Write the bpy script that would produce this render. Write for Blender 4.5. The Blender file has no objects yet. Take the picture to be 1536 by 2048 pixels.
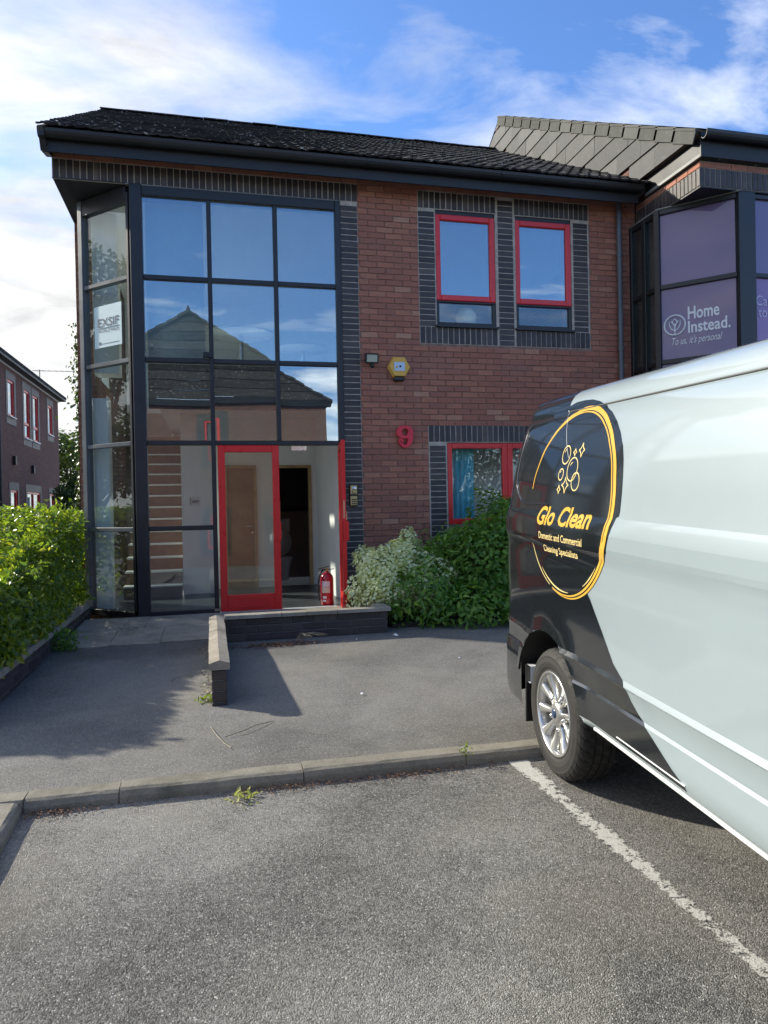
import bpy, bmesh, math, random
import numpy as np
from mathutils import Vector, Matrix

random.seed(7)
RNG = np.random.default_rng(11)
SC = bpy.context.scene
COL = SC.collection
PI = math.pi
rad = math.radians

# ------------------------------------------------------------------ camera
YAW, PIT, ROL = rad(13.54), rad(-0.42), rad(1.165)
fw = Vector((math.sin(YAW) * math.cos(PIT), math.cos(YAW) * math.cos(PIT), math.sin(PIT)))
r0 = Vector((math.cos(YAW), -math.sin(YAW), 0))
u0 = r0.cross(fw)
rt = math.cos(ROL) * r0 - math.sin(ROL) * u0
upv = rt.cross(fw)
cam = bpy.data.cameras.new('camera')
cam.sensor_fit = 'VERTICAL'
cam.sensor_height = 36
cam.sensor_width = 27
cam.lens = 36 * 1438 / 2048
cam.clip_start = 0.05
cam.clip_end = 3000
cam_ob = bpy.data.objects.new('camera', cam)
COL.objects.link(cam_ob)
cam_ob.matrix_world = Matrix(((rt.x, upv.x, -fw.x, 0), (rt.y, upv.y, -fw.y, -9.0), (rt.z, upv.z, -fw.z, 1.2), (0, 0, 0, 1)))
SC.camera = cam_ob

# ------------------------------------------------------------------ sun, sky, exposure
SUN_EL, SUN_BEHIND = rad(28), rad(37)          # the sun stands to the left, behind the facade plane
to_sun = Vector((-math.cos(SUN_EL) * math.cos(SUN_BEHIND), math.cos(SUN_EL) * math.sin(SUN_BEHIND), math.sin(SUN_EL)))
sun = bpy.data.lights.new('sun', 'SUN')
sun.energy = 1.8
sun.angle = rad(1.4)
sun.color = (1.0, 0.93, 0.79)
sun_ob = bpy.data.objects.new('sun', sun)
COL.objects.link(sun_ob)
sun_ob.location = to_sun * 60
sun_ob.rotation_euler = to_sun.to_track_quat('Z', 'Y').to_euler()

SC.view_settings.view_transform = 'Standard'
SC.view_settings.look = 'None'
SC.view_settings.gamma = 1.0
SC.view_settings.use_curve_mapping = False
SC.view_settings.exposure = 1.95


class NT:
    """small wrapper to write node trees briefly"""
    def __init__(self, tree):
        self.t = tree
        self.n = tree.nodes
        self.l = tree.links

    def add(self, kind, ins=None, **props):
        nd = self.n.new(kind)
        for k, v in props.items():
            setattr(nd, k, v)
        for k, v in (ins or {}).items():
            self.put(nd.inputs[k], v)
        return nd

    def put(self, sock, v):
        if isinstance(v, bpy.types.NodeSocket):
            self.l.new(v, sock)
        else:
            sock.default_value = v

    def math(self, op, a, b=0.0, c=None, clamp=False):
        nd = self.add('ShaderNodeMath', operation=op, use_clamp=clamp)
        self.put(nd.inputs[0], a)
        self.put(nd.inputs[1], b)
        if c is not None:
            self.put(nd.inputs[2], c)
        return nd.outputs[0]

    def mix(self, f, a, b, blend='MIX'):
        nd = self.add('ShaderNodeMix', data_type='RGBA', blend_type=blend)
        nd.clamp_factor = True
        self.put(nd.inputs[0], f)
        self.put(nd.inputs[6], a)
        self.put(nd.inputs[7], b)
        return nd.outputs[2]

    def ramp(self, f, stops):
        nd = self.add('ShaderNodeValToRGB')
        cr = nd.color_ramp
        while len(cr.elements) < len(stops):
            cr.elements.new(0.5)
        for e, (p, c) in zip(cr.elements, stops):
            e.position = p
            e.color = c if len(c) == 4 else (*c, 1)
        self.put(nd.inputs[0], f)
        return nd.outputs[0]

    def noise(self, vec, scale, detail=3, rough=0.55, dist=0.0, w=None):
        nd = self.add('ShaderNodeTexNoise', {'Scale': scale, 'Detail': detail, 'Roughness': rough, 'Distortion': dist})
        if w is not None:
            nd.noise_dimensions = '4D'
            nd.inputs['W'].default_value = w
        self.put(nd.inputs['Vector'], vec)
        return nd.outputs[0]

    def remap(self, v, a, b, c=0.0, d=1.0):
        nd = self.add('ShaderNodeMapRange', {'From Min': a, 'From Max': b, 'To Min': c, 'To Max': d}, clamp=True)
        self.put(nd.inputs[0], v)
        return nd.outputs[0]

    def scale(self, vec, s, loc=(0, 0, 0), rot=(0, 0, 0)):
        nd = self.add('ShaderNodeMapping', {'Scale': s, 'Location': loc, 'Rotation': rot})
        self.put(nd.inputs[0], vec)
        return nd.outputs[0]


def c4(c):
    return (c[0], c[1], c[2], 1.0) if len(c) == 3 else c


world = bpy.data.worlds.new('World')
SC.world = world
world.use_nodes = True
wt = NT(world.node_tree)
world.node_tree.nodes.clear()
sky = wt.add('ShaderNodeTexSky', sky_type='NISHITA', sun_disc=False)
sky.sun_elevation = SUN_EL
sky.sun_rotation = math.atan2(to_sun.x, to_sun.y)
sky.altitude = 50
sky.air_density = 1.0
sky.dust_density = 0.7
sky.ozone_density = 2.2
tc = wt.add('ShaderNodeTexCoord').outputs['Generated']
sep = wt.add('ShaderNodeSeparateXYZ', {0: tc})
den = wt.math('ADD', wt.math('MAXIMUM', sep.outputs[2], 0.0), 0.16)
px = wt.math('DIVIDE', sep.outputs[0], den)
py = wt.math('DIVIDE', sep.outputs[1], den)
pv = wt.add('ShaderNodeCombineXYZ', {0: px, 1: py, 2: 0.0}).outputs[0]
streak = wt.scale(pv, (0.8, 1.5, 1.0), (5.1, 1.9, 0.0), (0, 0, rad(35)))
n1 = wt.noise(streak, 2.0, 9, 0.58, 0.35)
n2 = wt.noise(wt.scale(pv, (0.5, 0.5, 1), (4.4, 4.4, 0)), 1.0, 2, 0.5, 0.3)
sdot = wt.add('ShaderNodeVectorMath', {0: tc, 1: tuple(to_sun)}, operation='DOT_PRODUCT').outputs['Value']
near_sun = wt.remap(sdot, 0.1, 0.68)              # thin cirrus scatters forward: thicker looking towards the sun
low = wt.remap(sep.outputs[2], 0.04, 0.36, 1.0, 0.0)
cov = wt.math('ADD', wt.math('MULTIPLY', n1, 1.0), wt.math('MULTIPLY', n2, 0.55))
cov = wt.math('ADD', cov, wt.math('MULTIPLY', near_sun, 0.37))
cov = wt.math('ADD', cov, wt.math('MULTIPLY', low, 0.27))
cloud = wt.remap(cov, 0.90, 1.24)
cloud = wt.math('MULTIPLY', cloud, 0.96)
n3 = wt.noise(wt.scale(pv, (1.0, 1.4, 1), (1.4, 7.2, 0), (0, 0, rad(30))), 2.6, 7, 0.6, 0.5)
shade = wt.remap(n3, 0.3, 0.7, 0.62, 1.0)
bright = wt.math('MULTIPLY', shade, wt.remap(sdot, -0.4, 0.5, 8.5, 2.9))
ccol = wt.add('ShaderNodeVectorMath', {0: (1.0, 0.985, 0.95)}, operation='SCALE')
wt.put(ccol.inputs['Scale'], bright)
skyc = wt.mix(1.0, sky.outputs[0], (0.32, 0.43, 0.59, 1), 'MULTIPLY')
tot = wt.mix(cloud, skyc, ccol.outputs[0])
bg = wt.add('ShaderNodeBackground', {'Color': tot, 'Strength': 0.118})
wo = wt.add('ShaderNodeOutputWorld', {0: bg.outputs[0]})

# ------------------------------------------------------------------ materials
MATS = {}


def new_mat(name):
    m = bpy.data.materials.new(name)
    m.use_nodes = True
    t = NT(m.node_tree)
    m.node_tree.nodes.clear()
    out = t.add('ShaderNodeOutputMaterial')
    MATS[name] = m
    return m, t, out


def pos(t):
    return t.add('ShaderNodeNewGeometry').outputs['Position']


def plain(name, col, rough=0.5, metal=0.0, coat=0.0, var=0.12, vscale=6.0, bump=0.0, bscale=60.0, spec=0.5):
    m, t, out = new_mat(name)
    p = pos(t)
    f = t.noise(p, vscale, 4, 0.6)
    dark = tuple(x * (1 - var) for x in col)
    lite = tuple(min(1, x * (1 + var)) for x in col)
    c = t.ramp(f, [(0.3, c4(dark)), (0.7, c4(lite))])
    b = t.add('ShaderNodeBsdfPrincipled', {'Base Color': c, 'Metallic': metal, 'Coat Weight': coat, 'Specular IOR Level': spec})
    b.inputs['Coat Roughness'].default_value = 0.04
    t.put(b.inputs['Roughness'], t.remap(f, 0.3, 0.7, max(0.02, rough * 0.88), min(1, rough * 1.12)))
    if bump > 0:
        h = t.noise(p, bscale, 4, 0.6)
        bn = t.add('ShaderNodeBump', {'Strength': bump, 'Distance': 0.01, 'Height': h})
        t.l.new(bn.outputs[0], b.inputs['Normal'])
    t.l.new(b.outputs[0], out.inputs[0])
    return m


def island_rand(t):
    g = t.add('ShaderNodeNewGeometry')
    o = t.add('ShaderNodeObjectInfo')
    s = t.math('ADD', g.outputs['Random Per Island'], t.math('MULTIPLY', o.outputs['Random'], 7.31))
    return t.math('FRACT', s)


def brick_mat(name, stops, smudge, rough=0.85):
    m, t, out = new_mat(name)
    r = island_rand(t)
    base = t.ramp(r, stops)
    p = pos(t)
    f = t.noise(t.scale(p, (9, 9, 26)), 1.0, 4, 0.65, 0.6)
    c = t.mix(t.remap(f, 0.50, 0.72, 0, 0.62), base, c4(smudge))
    f2 = t.noise(p, 90, 3, 0.6)
    c = t.mix(t.remap(f2, 0.4, 0.75, 0.0, 0.22), c, (0.02, 0.014, 0.012, 1), 'MIX')
    sp3 = t.add('ShaderNodeSeparateXYZ', {0: p})
    run = t.noise(t.scale(p, (7, 7, 0.35)), 1.0, 4, 0.65)
    c = t.mix(t.remap(run, 0.60, 0.78, 0, 0.30), c, (0.42, 0.36, 0.31, 1))
    big = t.noise(p, 0.9, 3, 0.6)
    c = t.mix(t.remap(big, 0.55, 0.75, 0, 0.25), c, (0.30, 0.25, 0.22, 1))
    b = t.add('ShaderNodeBsdfPrincipled', {'Base Color': c, 'Roughness': rough})
    h = t.noise(p, 120, 4, 0.7)
    bn = t.add('ShaderNodeBump', {'Strength': 0.55, 'Distance': 0.006, 'Height': h})
    t.l.new(bn.outputs[0], b.inputs['Normal'])
    t.l.new(b.outputs[0], out.inputs[0])
    return m


brick_mat('red brick', [(0, (0.37, 0.145, 0.096)), (0.2, (0.42, 0.163, 0.102)), (0.4, (0.34, 0.142, 0.100)), (0.7, (0.43, 0.172, 0.106)), (0.94, (0.48, 0.205, 0.125)), (1, (0.52, 0.28, 0.18))], (0.21, 0.125, 0.10))
brick_mat('dark brick', [(0, (0.038, 0.032, 0.032)), (0.5, (0.056, 0.047, 0.045)), (0.85, (0.074, 0.062, 0.058)), (1, (0.100, 0.080, 0.070))], (0.018, 0.018, 0.022), 0.5)
plain('red mortar', (0.25, 0.165, 0.125), 0.95, var=0.3, vscale=9, bump=0.3, bscale=150)
plain('grey mortar', (0.46, 0.41, 0.34), 0.95, var=0.3, vscale=9, bump=0.3, bscale=150)
plain('dark mortar', (0.14, 0.135, 0.13), 0.95, var=0.3, vscale=9, bump=0.3, bscale=150)
plain('black frame', (0.018, 0.020, 0.023), 0.42, var=0.25, vscale=3)
plain('grey frame', (0.10, 0.115, 0.13), 0.35, var=0.2, vscale=3)
plain('black gutter', (0.012, 0.014, 0.016), 0.42, var=0.3, vscale=4)
plain('red paint', (0.74, 0.028, 0.030), 0.3, var=0.06, vscale=5)
plain('letter red', (0.76, 0.032, 0.055), 0.45, var=0.05)
plain('white plaster', (0.90, 0.90, 0.89), 0.8, var=0.03, vscale=1.5)
plain('ceiling white', (0.88, 0.88, 0.87), 0.9, var=0.03, vscale=2)
plain('white plastic', (0.78, 0.78, 0.76), 0.4, var=0.03)
plain('ceramic', (0.75, 0.75, 0.74), 0.12, var=0.02)
plain('dark floor', (0.06, 0.066, 0.072), 0.35, var=0.3, vscale=3)
plain('stair wood', (0.21, 0.115, 0.085), 0.55, var=0.2, vscale=8)
plain('pale wood', (0.42, 0.28, 0.14), 0.5, var=0.2, vscale=8)
plain('brown door', (0.26, 0.155, 0.09), 0.5, var=0.2, vscale=5)
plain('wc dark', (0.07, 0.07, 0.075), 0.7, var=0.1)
plain('wc panel', (0.26, 0.21, 0.17), 0.6, var=0.1)
plain('blind cloth', (0.84, 0.87, 0.82), 0.85, var=0.05, vscale=20)
plain('blue curtain', (0.10, 0.50, 0.62), 0.85, var=0.15, vscale=9)
plain('chrome', (0.75, 0.75, 0.74), 0.18, metal=1.0, var=0.05)
plain('brass', (0.62, 0.50, 0.27), 0.3, metal=1.0, var=0.1)
plain('black plastic', (0.014, 0.014, 0.015), 0.42, var=0.2)
plain('lamp glass', (0.50, 0.52, 0.40), 0.15, var=0.08, vscale=30)
plain('alarm yellow', (0.72, 0.42, 0.055), 0.4, var=0.05)
plain('label blue', (0.52, 0.66, 0.82), 0.4, var=0.05)
plain('extinguisher red', (0.50, 0.012, 0.028), 0.18, coat=0.4, var=0.04)
plain('label cream', (0.75, 0.68, 0.52), 0.5, var=0.05)
plain('label white', (0.80, 0.78, 0.76), 0.5, var=0.04)
plain('soil', (0.045, 0.033, 0.024), 0.95, var=0.4, vscale=14, bump=0.6, bscale=40)
plain('bark', (0.075, 0.055, 0.04), 0.9, var=0.35, vscale=14, bump=0.6, bscale=30)
plain('dead leaf', (0.16, 0.085, 0.045), 0.8, var=0.5, vscale=40)
plain('straw', (0.42, 0.36, 0.24), 0.8, var=0.3, vscale=40)
plain('paper white', (0.80, 0.82, 0.83), 0.8, var=0.04)
plain('poster print', (0.03, 0.05, 0.11), 0.6, var=0.05)
plain('poster sheet', (0.60, 0.76, 0.76), 0.6, var=0.03)
plain('white lettering', (0.78, 0.82, 0.84), 0.5, var=0.03)
plain('lilac lettering', (0.66, 0.60, 0.78), 0.5, var=0.03)
plain('underbody', (0.010, 0.010, 0.010), 0.8, var=0.2)
plain('tyre rubber', (0.018, 0.017, 0.016), 0.72, var=0.3, vscale=20, bump=0.25, bscale=140)
plain('alloy', (0.62, 0.62, 0.60), 0.28, metal=0.85, var=0.05)
plain('alloy dark', (0.09, 0.09, 0.09), 0.5, metal=0.6, var=0.1)
plain('emblem blue', (0.025, 0.045, 0.11), 0.25, coat=0.5, var=0.03)
plain('gold print', (0.70, 0.41, 0.065), 0.22, coat=0.35, var=0.10, vscale=3.2)
plain('pale gold print', (0.86, 0.69, 0.30), 0.25, coat=0.35, var=0.08, vscale=3)
plain('lamp red', (0.35, 0.01, 0.012), 0.1, coat=0.6, var=0.05)
plain('silver edge', (0.80, 0.82, 0.82), 0.25, var=0.04)
plain('fascia black', (0.014, 0.016, 0.018), 0.5, var=0.25, vscale=3)
plain('lead flashing', (0.20, 0.21, 0.20), 0.55, var=0.3, vscale=6)
plain('upvc white', (0.72, 0.73, 0.73), 0.35, var=0.03)


def van_paint(name, col, rough):
    m, t, out = new_mat(name)
    p = pos(t)
    f = t.noise(p, 3.0, 5, 0.65)
    c = t.ramp(f, [(0.3, c4(tuple(x * 0.96 for x in col))), (0.7, c4(col))])
    b = t.add('ShaderNodeBsdfPrincipled', {'Base Color': c, 'Roughness': rough, 'Coat Weight': 1.0, 'Coat Roughness': 0.025, 'Coat IOR': 1.7})
    fine = t.noise(p, 900, 2, 0.5)
    bn = t.add('ShaderNodeBump', {'Strength': 0.015, 'Distance': 0.001, 'Height': fine})
    t.l.new(bn.outputs[0], b.inputs['Coat Normal'])
    t.l.new(b.outputs[0], out.inputs[0])
    return m


van_paint('van white', (0.318, 0.384, 0.410), 0.35)
van_paint('wrap black', (0.007, 0.010, 0.012), 0.25)


def glass_mat(name, tint, base, edge=0.9, rough=0.0, through=None):
    """architectural glass: coated mirror reflection over a tinted clear sheet"""
    m, t, out = new_mat(name)
    lw = t.math('POWER', t.add('ShaderNodeLayerWeight', {'Blend': 0.5}).outputs['Facing'], 4.0)
    fac = t.math('ADD', base, t.math('MULTIPLY', lw, edge - base), clamp=True)
    tr = t.add('ShaderNodeBsdfTransparent', {'Color': c4(tint)})
    gl = t.add('ShaderNodeBsdfGlossy', {'Color': (0.86, 0.93, 0.96, 1), 'Roughness': rough})
    p = pos(t)
    h = t.noise(t.scale(p, (0.9, 0.9, 0.5)), 1.0, 2, 0.5)
    bn = t.add('ShaderNodeBump', {'Strength': 0.06, 'Distance': 0.05, 'Height': h})
    t.l.new(bn.outputs[0], gl.inputs['Normal'])
    dirt = t.add('ShaderNodeBsdfDiffuse', {'Color': (0.5, 0.5, 0.48, 1)})
    mx = t.add('ShaderNodeMixShader', {0: fac, 1: tr.outputs[0], 2: gl.outputs[0]})
    df = t.remap(t.noise(t.scale(p, (2, 2, 0.7)), 1.6, 5, 0.7), 0.35, 0.8, 0.004, 0.05)
    mx2 = t.add('ShaderNodeMixShader', {0: df, 1: mx.outputs[0], 2: dirt.outputs[0]})
    t.l.new(mx2.outputs[0], out.inputs[0])
    return m


glass_mat('solar glass', (0.70, 0.79, 0.82), 0.25)
glass_mat('window glass', (0.93, 0.96, 0.95), 0.06)
glass_mat('clear glass', (0.90, 0.94, 0.93), 0.085)
glass_mat('door glass', (0.90, 0.90, 0.85), 0.09)


def film_mat(name, c1, c2):
    m, t, out = new_mat(name)
    p = pos(t)
    f = t.noise(t.scale(p, (0.7, 0.7, 0.9)), 1.0, 3, 0.5)
    c = t.ramp(f, [(0.35, c4(c1)), (0.65, c4(c2))])
    b = t.add('ShaderNodeBsdfPrincipled', {'Base Color': c, 'Roughness': 0.5, 'Coat Weight': 1.0, 'Coat Roughness': 0.02, 'Coat IOR': 1.55})
    t.l.new(b.outputs[0], out.inputs[0])
    return m


film_mat('purple film', (0.125, 0.085, 0.20), (0.16, 0.10, 0.21))
film_mat('magenta film', (0.30, 0.10, 0.29), (0.22, 0.10, 0.28))


def asphalt(name, dark, lite, stone, bumpd, seed, moss=0.0):
    m, t, out = new_mat(name)
    p = t.scale(pos(t), (1, 1, 1), (seed, seed * 0.7, 0))
    big = t.noise(p, 0.8, 5, 0.6, 0.5)
    mid = t.noise(p, 7.0, 4, 0.65)
    fine = t.noise(p, 170, 3, 0.7)
    vo = t.add('ShaderNodeTexVoronoi', {'Vector': p, 'Scale': stone, 'Randomness': 1.0})
    vc = t.add('ShaderNodeSeparateColor', {0: vo.outputs['Color']})
    edge = t.add('ShaderNodeTexVoronoi', {'Vector': p, 'Scale': stone, 'Randomness': 1.0}, feature='DISTANCE_TO_EDGE').outputs['Distance']
    s = t.math('ADD', t.math('MULTIPLY', big, 0.50), t.math('MULTIPLY', mid, 0.22))
    s = t.math('ADD', s, t.math('MULTIPLY', fine, 0.22))
    s = t.math('ADD', s, t.math('MULTIPLY', vc.outputs[0], 0.26))
    s = t.math('ADD', s, t.remap(edge, 0.0, 0.14, -0.26, 0.02))
    v2 = t.add('ShaderNodeTexVoronoi', {'Vector': p, 'Scale': stone * 0.52, 'Randomness': 1.0})
    v2c = t.add('ShaderNodeSeparateColor', {0: v2.outputs['Color']})
    s = t.math('ADD', s, t.remap(v2c.outputs[0], 0.0, 1.0, -0.10, 0.10))
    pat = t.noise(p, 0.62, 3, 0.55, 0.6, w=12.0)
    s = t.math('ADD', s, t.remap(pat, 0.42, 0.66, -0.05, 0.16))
    c = t.ramp(s, [(0.34, c4(dark)), (0.84, c4(lite))])
    chip = t.math('GREATER_THAN', vc.outputs[1], 0.975)
    c = t.mix(t.math('MULTIPLY', chip, 0.5), c, c4(tuple(x * 2.2 for x in lite)))
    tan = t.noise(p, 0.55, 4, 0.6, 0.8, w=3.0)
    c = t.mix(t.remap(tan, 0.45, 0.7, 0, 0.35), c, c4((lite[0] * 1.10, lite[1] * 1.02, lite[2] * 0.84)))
    if moss > 0:
        g = t.noise(p, 2.1, 5, 0.7, w=8.0)
        c = t.mix(t.remap(g, 0.55, 0.8, 0, moss), c, (0.045, 0.05, 0.02, 1))
    b = t.add('ShaderNodeBsdfPrincipled', {'Base Color': c, 'Roughness': 0.86, 'Specular IOR Level': 0.35})
    h = t.math('ADD', t.math('MULTIPLY', vo.outputs['Distance'], -0.6), t.math('MULTIPLY', fine, 0.5))
    h = t.math('ADD', h, t.math('MULTIPLY', v2c.outputs[1], 0.35))
    bn = t.add('ShaderNodeBump', {'Strength': 1.0, 'Distance': bumpd, 'Height': h})
    t.l.new(bn.outputs[0], b.inputs['Normal'])
    t.l.new(b.outputs[0], out.inputs[0])
    return m


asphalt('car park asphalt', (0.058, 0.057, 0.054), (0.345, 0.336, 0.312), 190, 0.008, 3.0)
asphalt('pavement asphalt', (0.080, 0.078, 0.073), (0.275, 0.266, 0.245), 230, 0.004, 9.0, 0.2)


def concrete(name, a, b_, lichen=0.3, bscale=80):
    m, t, out = new_mat(name)
    p = pos(t)
    r = island_rand(t)
    f = t.noise(p, 5.0, 6, 0.7)
    c = t.ramp(f, [(0.3, c4(a)), (0.7, c4(b_))])
    c = t.mix(t.math('MULTIPLY', r, 0.3), c, c4(tuple(x * 0.6 for x in a)))
    sp = t.noise(p, 38, 4, 0.6)
    c = t.mix(t.remap(sp, 0.58, 0.7, 0, lichen), c, (0.42, 0.42, 0.36, 1))
    gr = t.noise(p, 210, 3, 0.7)
    c = t.mix(t.remap(gr, 0.35, 0.7, 0.0, 0.45), c4((b_[0] * 1.25, b_[1] * 1.25, b_[2] * 1.2)), c) if False else t.mix(t.remap(gr, 0.42, 0.72, 0.0, 0.5), c, c4((b_[0] * 1.35, b_[1] * 1.33, b_[2] * 1.25)))
    pit = t.noise(p, 120, 4, 0.7, w=3.0)
    c = t.mix(t.remap(pit, 0.56, 0.68, 0.0, 0.6), c, c4((a[0] * 0.45, a[1] * 0.45, a[2] * 0.45)))
    ms = t.noise(p, 3.0, 5, 0.7, w=5.0)
    c = t.mix(t.remap(ms, 0.5, 0.75, 0, 0.55), c, (0.055, 0.06, 0.035, 1))
    b = t.add('ShaderNodeBsdfPrincipled', {'Base Color': c, 'Roughness': 0.92, 'Specular IOR Level': 0.25})
    h = t.noise(p, bscale, 6, 0.75)
    bn = t.add('ShaderNodeBump', {'Strength': 0.7, 'Distance': 0.008, 'Height': h})
    t.l.new(bn.outputs[0], b.inputs['Normal'])
    t.l.new(b.outputs[0], out.inputs[0])
    return m


concrete('coping concrete', (0.22, 0.20, 0.165), (0.42, 0.38, 0.315))
concrete('kerb concrete', (0.20, 0.185, 0.15), (0.34, 0.315, 0.26), 0.12)
concrete('slab concrete', (0.22, 0.20, 0.165), (0.42, 0.385, 0.32), 0.2)


def paint_line_mat():
    m, t, out = new_mat('worn road paint')
    p = pos(t)
    n = t.noise(p, 26, 6, 0.75)
    n2 = t.noise(p, 2.2, 3, 0.6)
    n3 = t.noise(p, 150, 3, 0.7)
    k = t.math('ADD', t.math('MULTIPLY', n, 0.55), t.math('ADD', t.math('MULTIPLY', n2, 0.35), t.math('MULTIPLY', n3, 0.2)))
    at = t.add('ShaderNodeAttribute', attribute_name='wear', attribute_type='GEOMETRY').outputs['Fac']
    k = t.math('SUBTRACT', k, t.math('MULTIPLY', at, 0.35))
    keep = t.remap(k, 0.455, 0.50)
    c = t.ramp(n3, [(0.3, (0.42, 0.41, 0.37, 1)), (0.7, (0.66, 0.65, 0.60, 1))])
    b = t.add('ShaderNodeBsdfPrincipled', {'Base Color': c, 'Roughness': 0.8})
    h = t.math('ADD', n, n3)
    bn = t.add('ShaderNodeBump', {'Strength': 0.8, 'Distance': 0.006, 'Height': h})
    t.l.new(bn.outputs[0], b.inputs['Normal'])
    tr = t.add('ShaderNodeBsdfTransparent')
    mx = t.add('ShaderNodeMixShader', {0: keep, 1: tr.outputs[0], 2: b.outputs[0]})
    t.l.new(mx.outputs[0], out.inputs[0])
    return m


paint_line_mat()


def tile_mat(name, a, b_, moss, speck, rough=0.92):
    m, t, out = new_mat(name)
    r = island_rand(t)
    p = pos(t)
    f = t.noise(p, 6, 5, 0.65)
    s = t.math('ADD', t.math('MULTIPLY', r, 0.5), t.math('MULTIPLY', f, 0.5))
    c = t.ramp(s, [(0.25, c4(a)), (0.75, c4(b_))])
    g = t.noise(p, 9, 5, 0.7, w=2.0)
    c = t.mix(t.remap(g, 0.52, 0.7, 0, moss), c, (0.05, 0.055, 0.022, 1))
    l = t.noise(p, 16, 4, 0.6, w=7.0)
    c = t.mix(t.remap(l, 0.60, 0.68, 0, speck), c, (0.50, 0.50, 0.46, 1))
    b = t.add('ShaderNodeBsdfPrincipled', {'Base Color': c, 'Roughness': rough, 'Specular IOR Level': 0.2})
    h = t.noise(p, 70, 5, 0.7)
    bn = t.add('ShaderNodeBump', {'Strength': 0.5, 'Distance': 0.006, 'Height': h})
    t.l.new(bn.outputs[0], b.inputs['Normal'])
    t.l.new(b.outputs[0], out.inputs[0])
    return m


tile_mat('roof tile', (0.022, 0.022, 0.025), (0.065, 0.061, 0.060), 0.75, 0.85)
tile_mat('hung slate', (0.060, 0.061, 0.062), (0.102, 0.103, 0.103), 0.12, 0.1, 0.6)
tile_mat('verge concrete', (0.085, 0.087, 0.082), (0.145, 0.147, 0.138), 0.3, 0.2)


def leaf_mat(name, stops, rough=0.35, trans=0.35, spec=0.5):
    m, t, out = new_mat(name)
    g = t.add('ShaderNodeNewGeometry').outputs['Random Per Island']
    c = t.ramp(g, stops)
    at = t.add('ShaderNodeAttribute', attribute_name='edge', attribute_type='GEOMETRY').outputs['Fac']
    c = t.mix(at, c, (0.82, 0.83, 0.58, 1))
    b = t.add('ShaderNodeBsdfPrincipled', {'Base Color': c, 'Roughness': rough, 'Specular IOR Level': spec})
    tl = t.add('ShaderNodeBsdfTranslucent', {'Color': t.mix(1.0, c, (1.5, 1.6, 0.6, 1), 'MULTIPLY')})
    mx = t.add('ShaderNodeMixShader', {0: trans, 1: b.outputs[0], 2: tl.outputs[0]})
    t.l.new(mx.outputs[0], out.inputs[0])
    return m


leaf_mat('hedge leaf', [(0, (0.105, 0.175, 0.040)), (0.5, (0.155, 0.23, 0.045)), (0.85, (0.26, 0.33, 0.036)), (1, (0.44, 0.42, 0.05))], 0.32, 0.5)
leaf_mat('shrub leaf', [(0, (0.075, 0.18, 0.036)), (0.6, (0.135, 0.28, 0.048)), (1, (0.25, 0.40, 0.07))], 0.42, 0.45)
leaf_mat('variegated leaf', [(0, (0.40, 0.48, 0.22)), (0.5, (0.60, 0.66, 0.36)), (1, (0.82, 0.84, 0.58))], 0.45, 0.25)
leaf_mat('tree leaf', [(0, (0.04, 0.075, 0.018)), (0.6, (0.07, 0.11, 0.025)), (1, (0.12, 0.16, 0.04))], 0.45, 0.4)
leaf_mat('ivy leaf', [(0, (0.025, 0.055, 0.012)), (1, (0.07, 0.11, 0.02))], 0.35)
leaf_mat('pale leaf', [(0, (0.34, 0.36, 0.15)), (1, (0.50, 0.50, 0.26))], 0.5)


def far_brick(name):
    m, t, out = new_mat(name)
    p = pos(t)
    sp = t.add('ShaderNodeSeparateXYZ', {0: p})
    v = t.add('ShaderNodeCombineXYZ', {0: t.math('ADD', sp.outputs[0], sp.outputs[1]), 1: sp.outputs[2], 2: 0.0}).outputs[0]
    br = t.add('ShaderNodeTexBrick', {'Vector': v, 'Color1': (0.20, 0.080, 0.05, 1), 'Color2': (0.13, 0.055, 0.042, 1), 'Mortar': (0.20, 0.14, 0.11, 1),
                                      'Scale': 1.0, 'Mortar Size': 0.006, 'Brick Width': 0.225, 'Row Height': 0.075, 'Bias': 0.1})
    f = t.noise(p, 1.3, 4, 0.6)
    c = t.mix(t.remap(f, 0.45, 0.75, 0, 0.4), br.outputs['Color'], (0.09, 0.05, 0.042, 1))
    b = t.add('ShaderNodeBsdfPrincipled', {'Base Color': c, 'Roughness': 0.9})
    bn = t.add('ShaderNodeBump', {'Strength': 0.5, 'Distance': 0.008, 'Height': t.math('SUBTRACT', 1.0, br.outputs['Fac'])})
    t.l.new(bn.outputs[0], b.inputs['Normal'])
    t.l.new(b.outputs[0], out.inputs[0])
    return m


far_brick('distant brick')


def M(n):
    return MATS[n]


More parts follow.
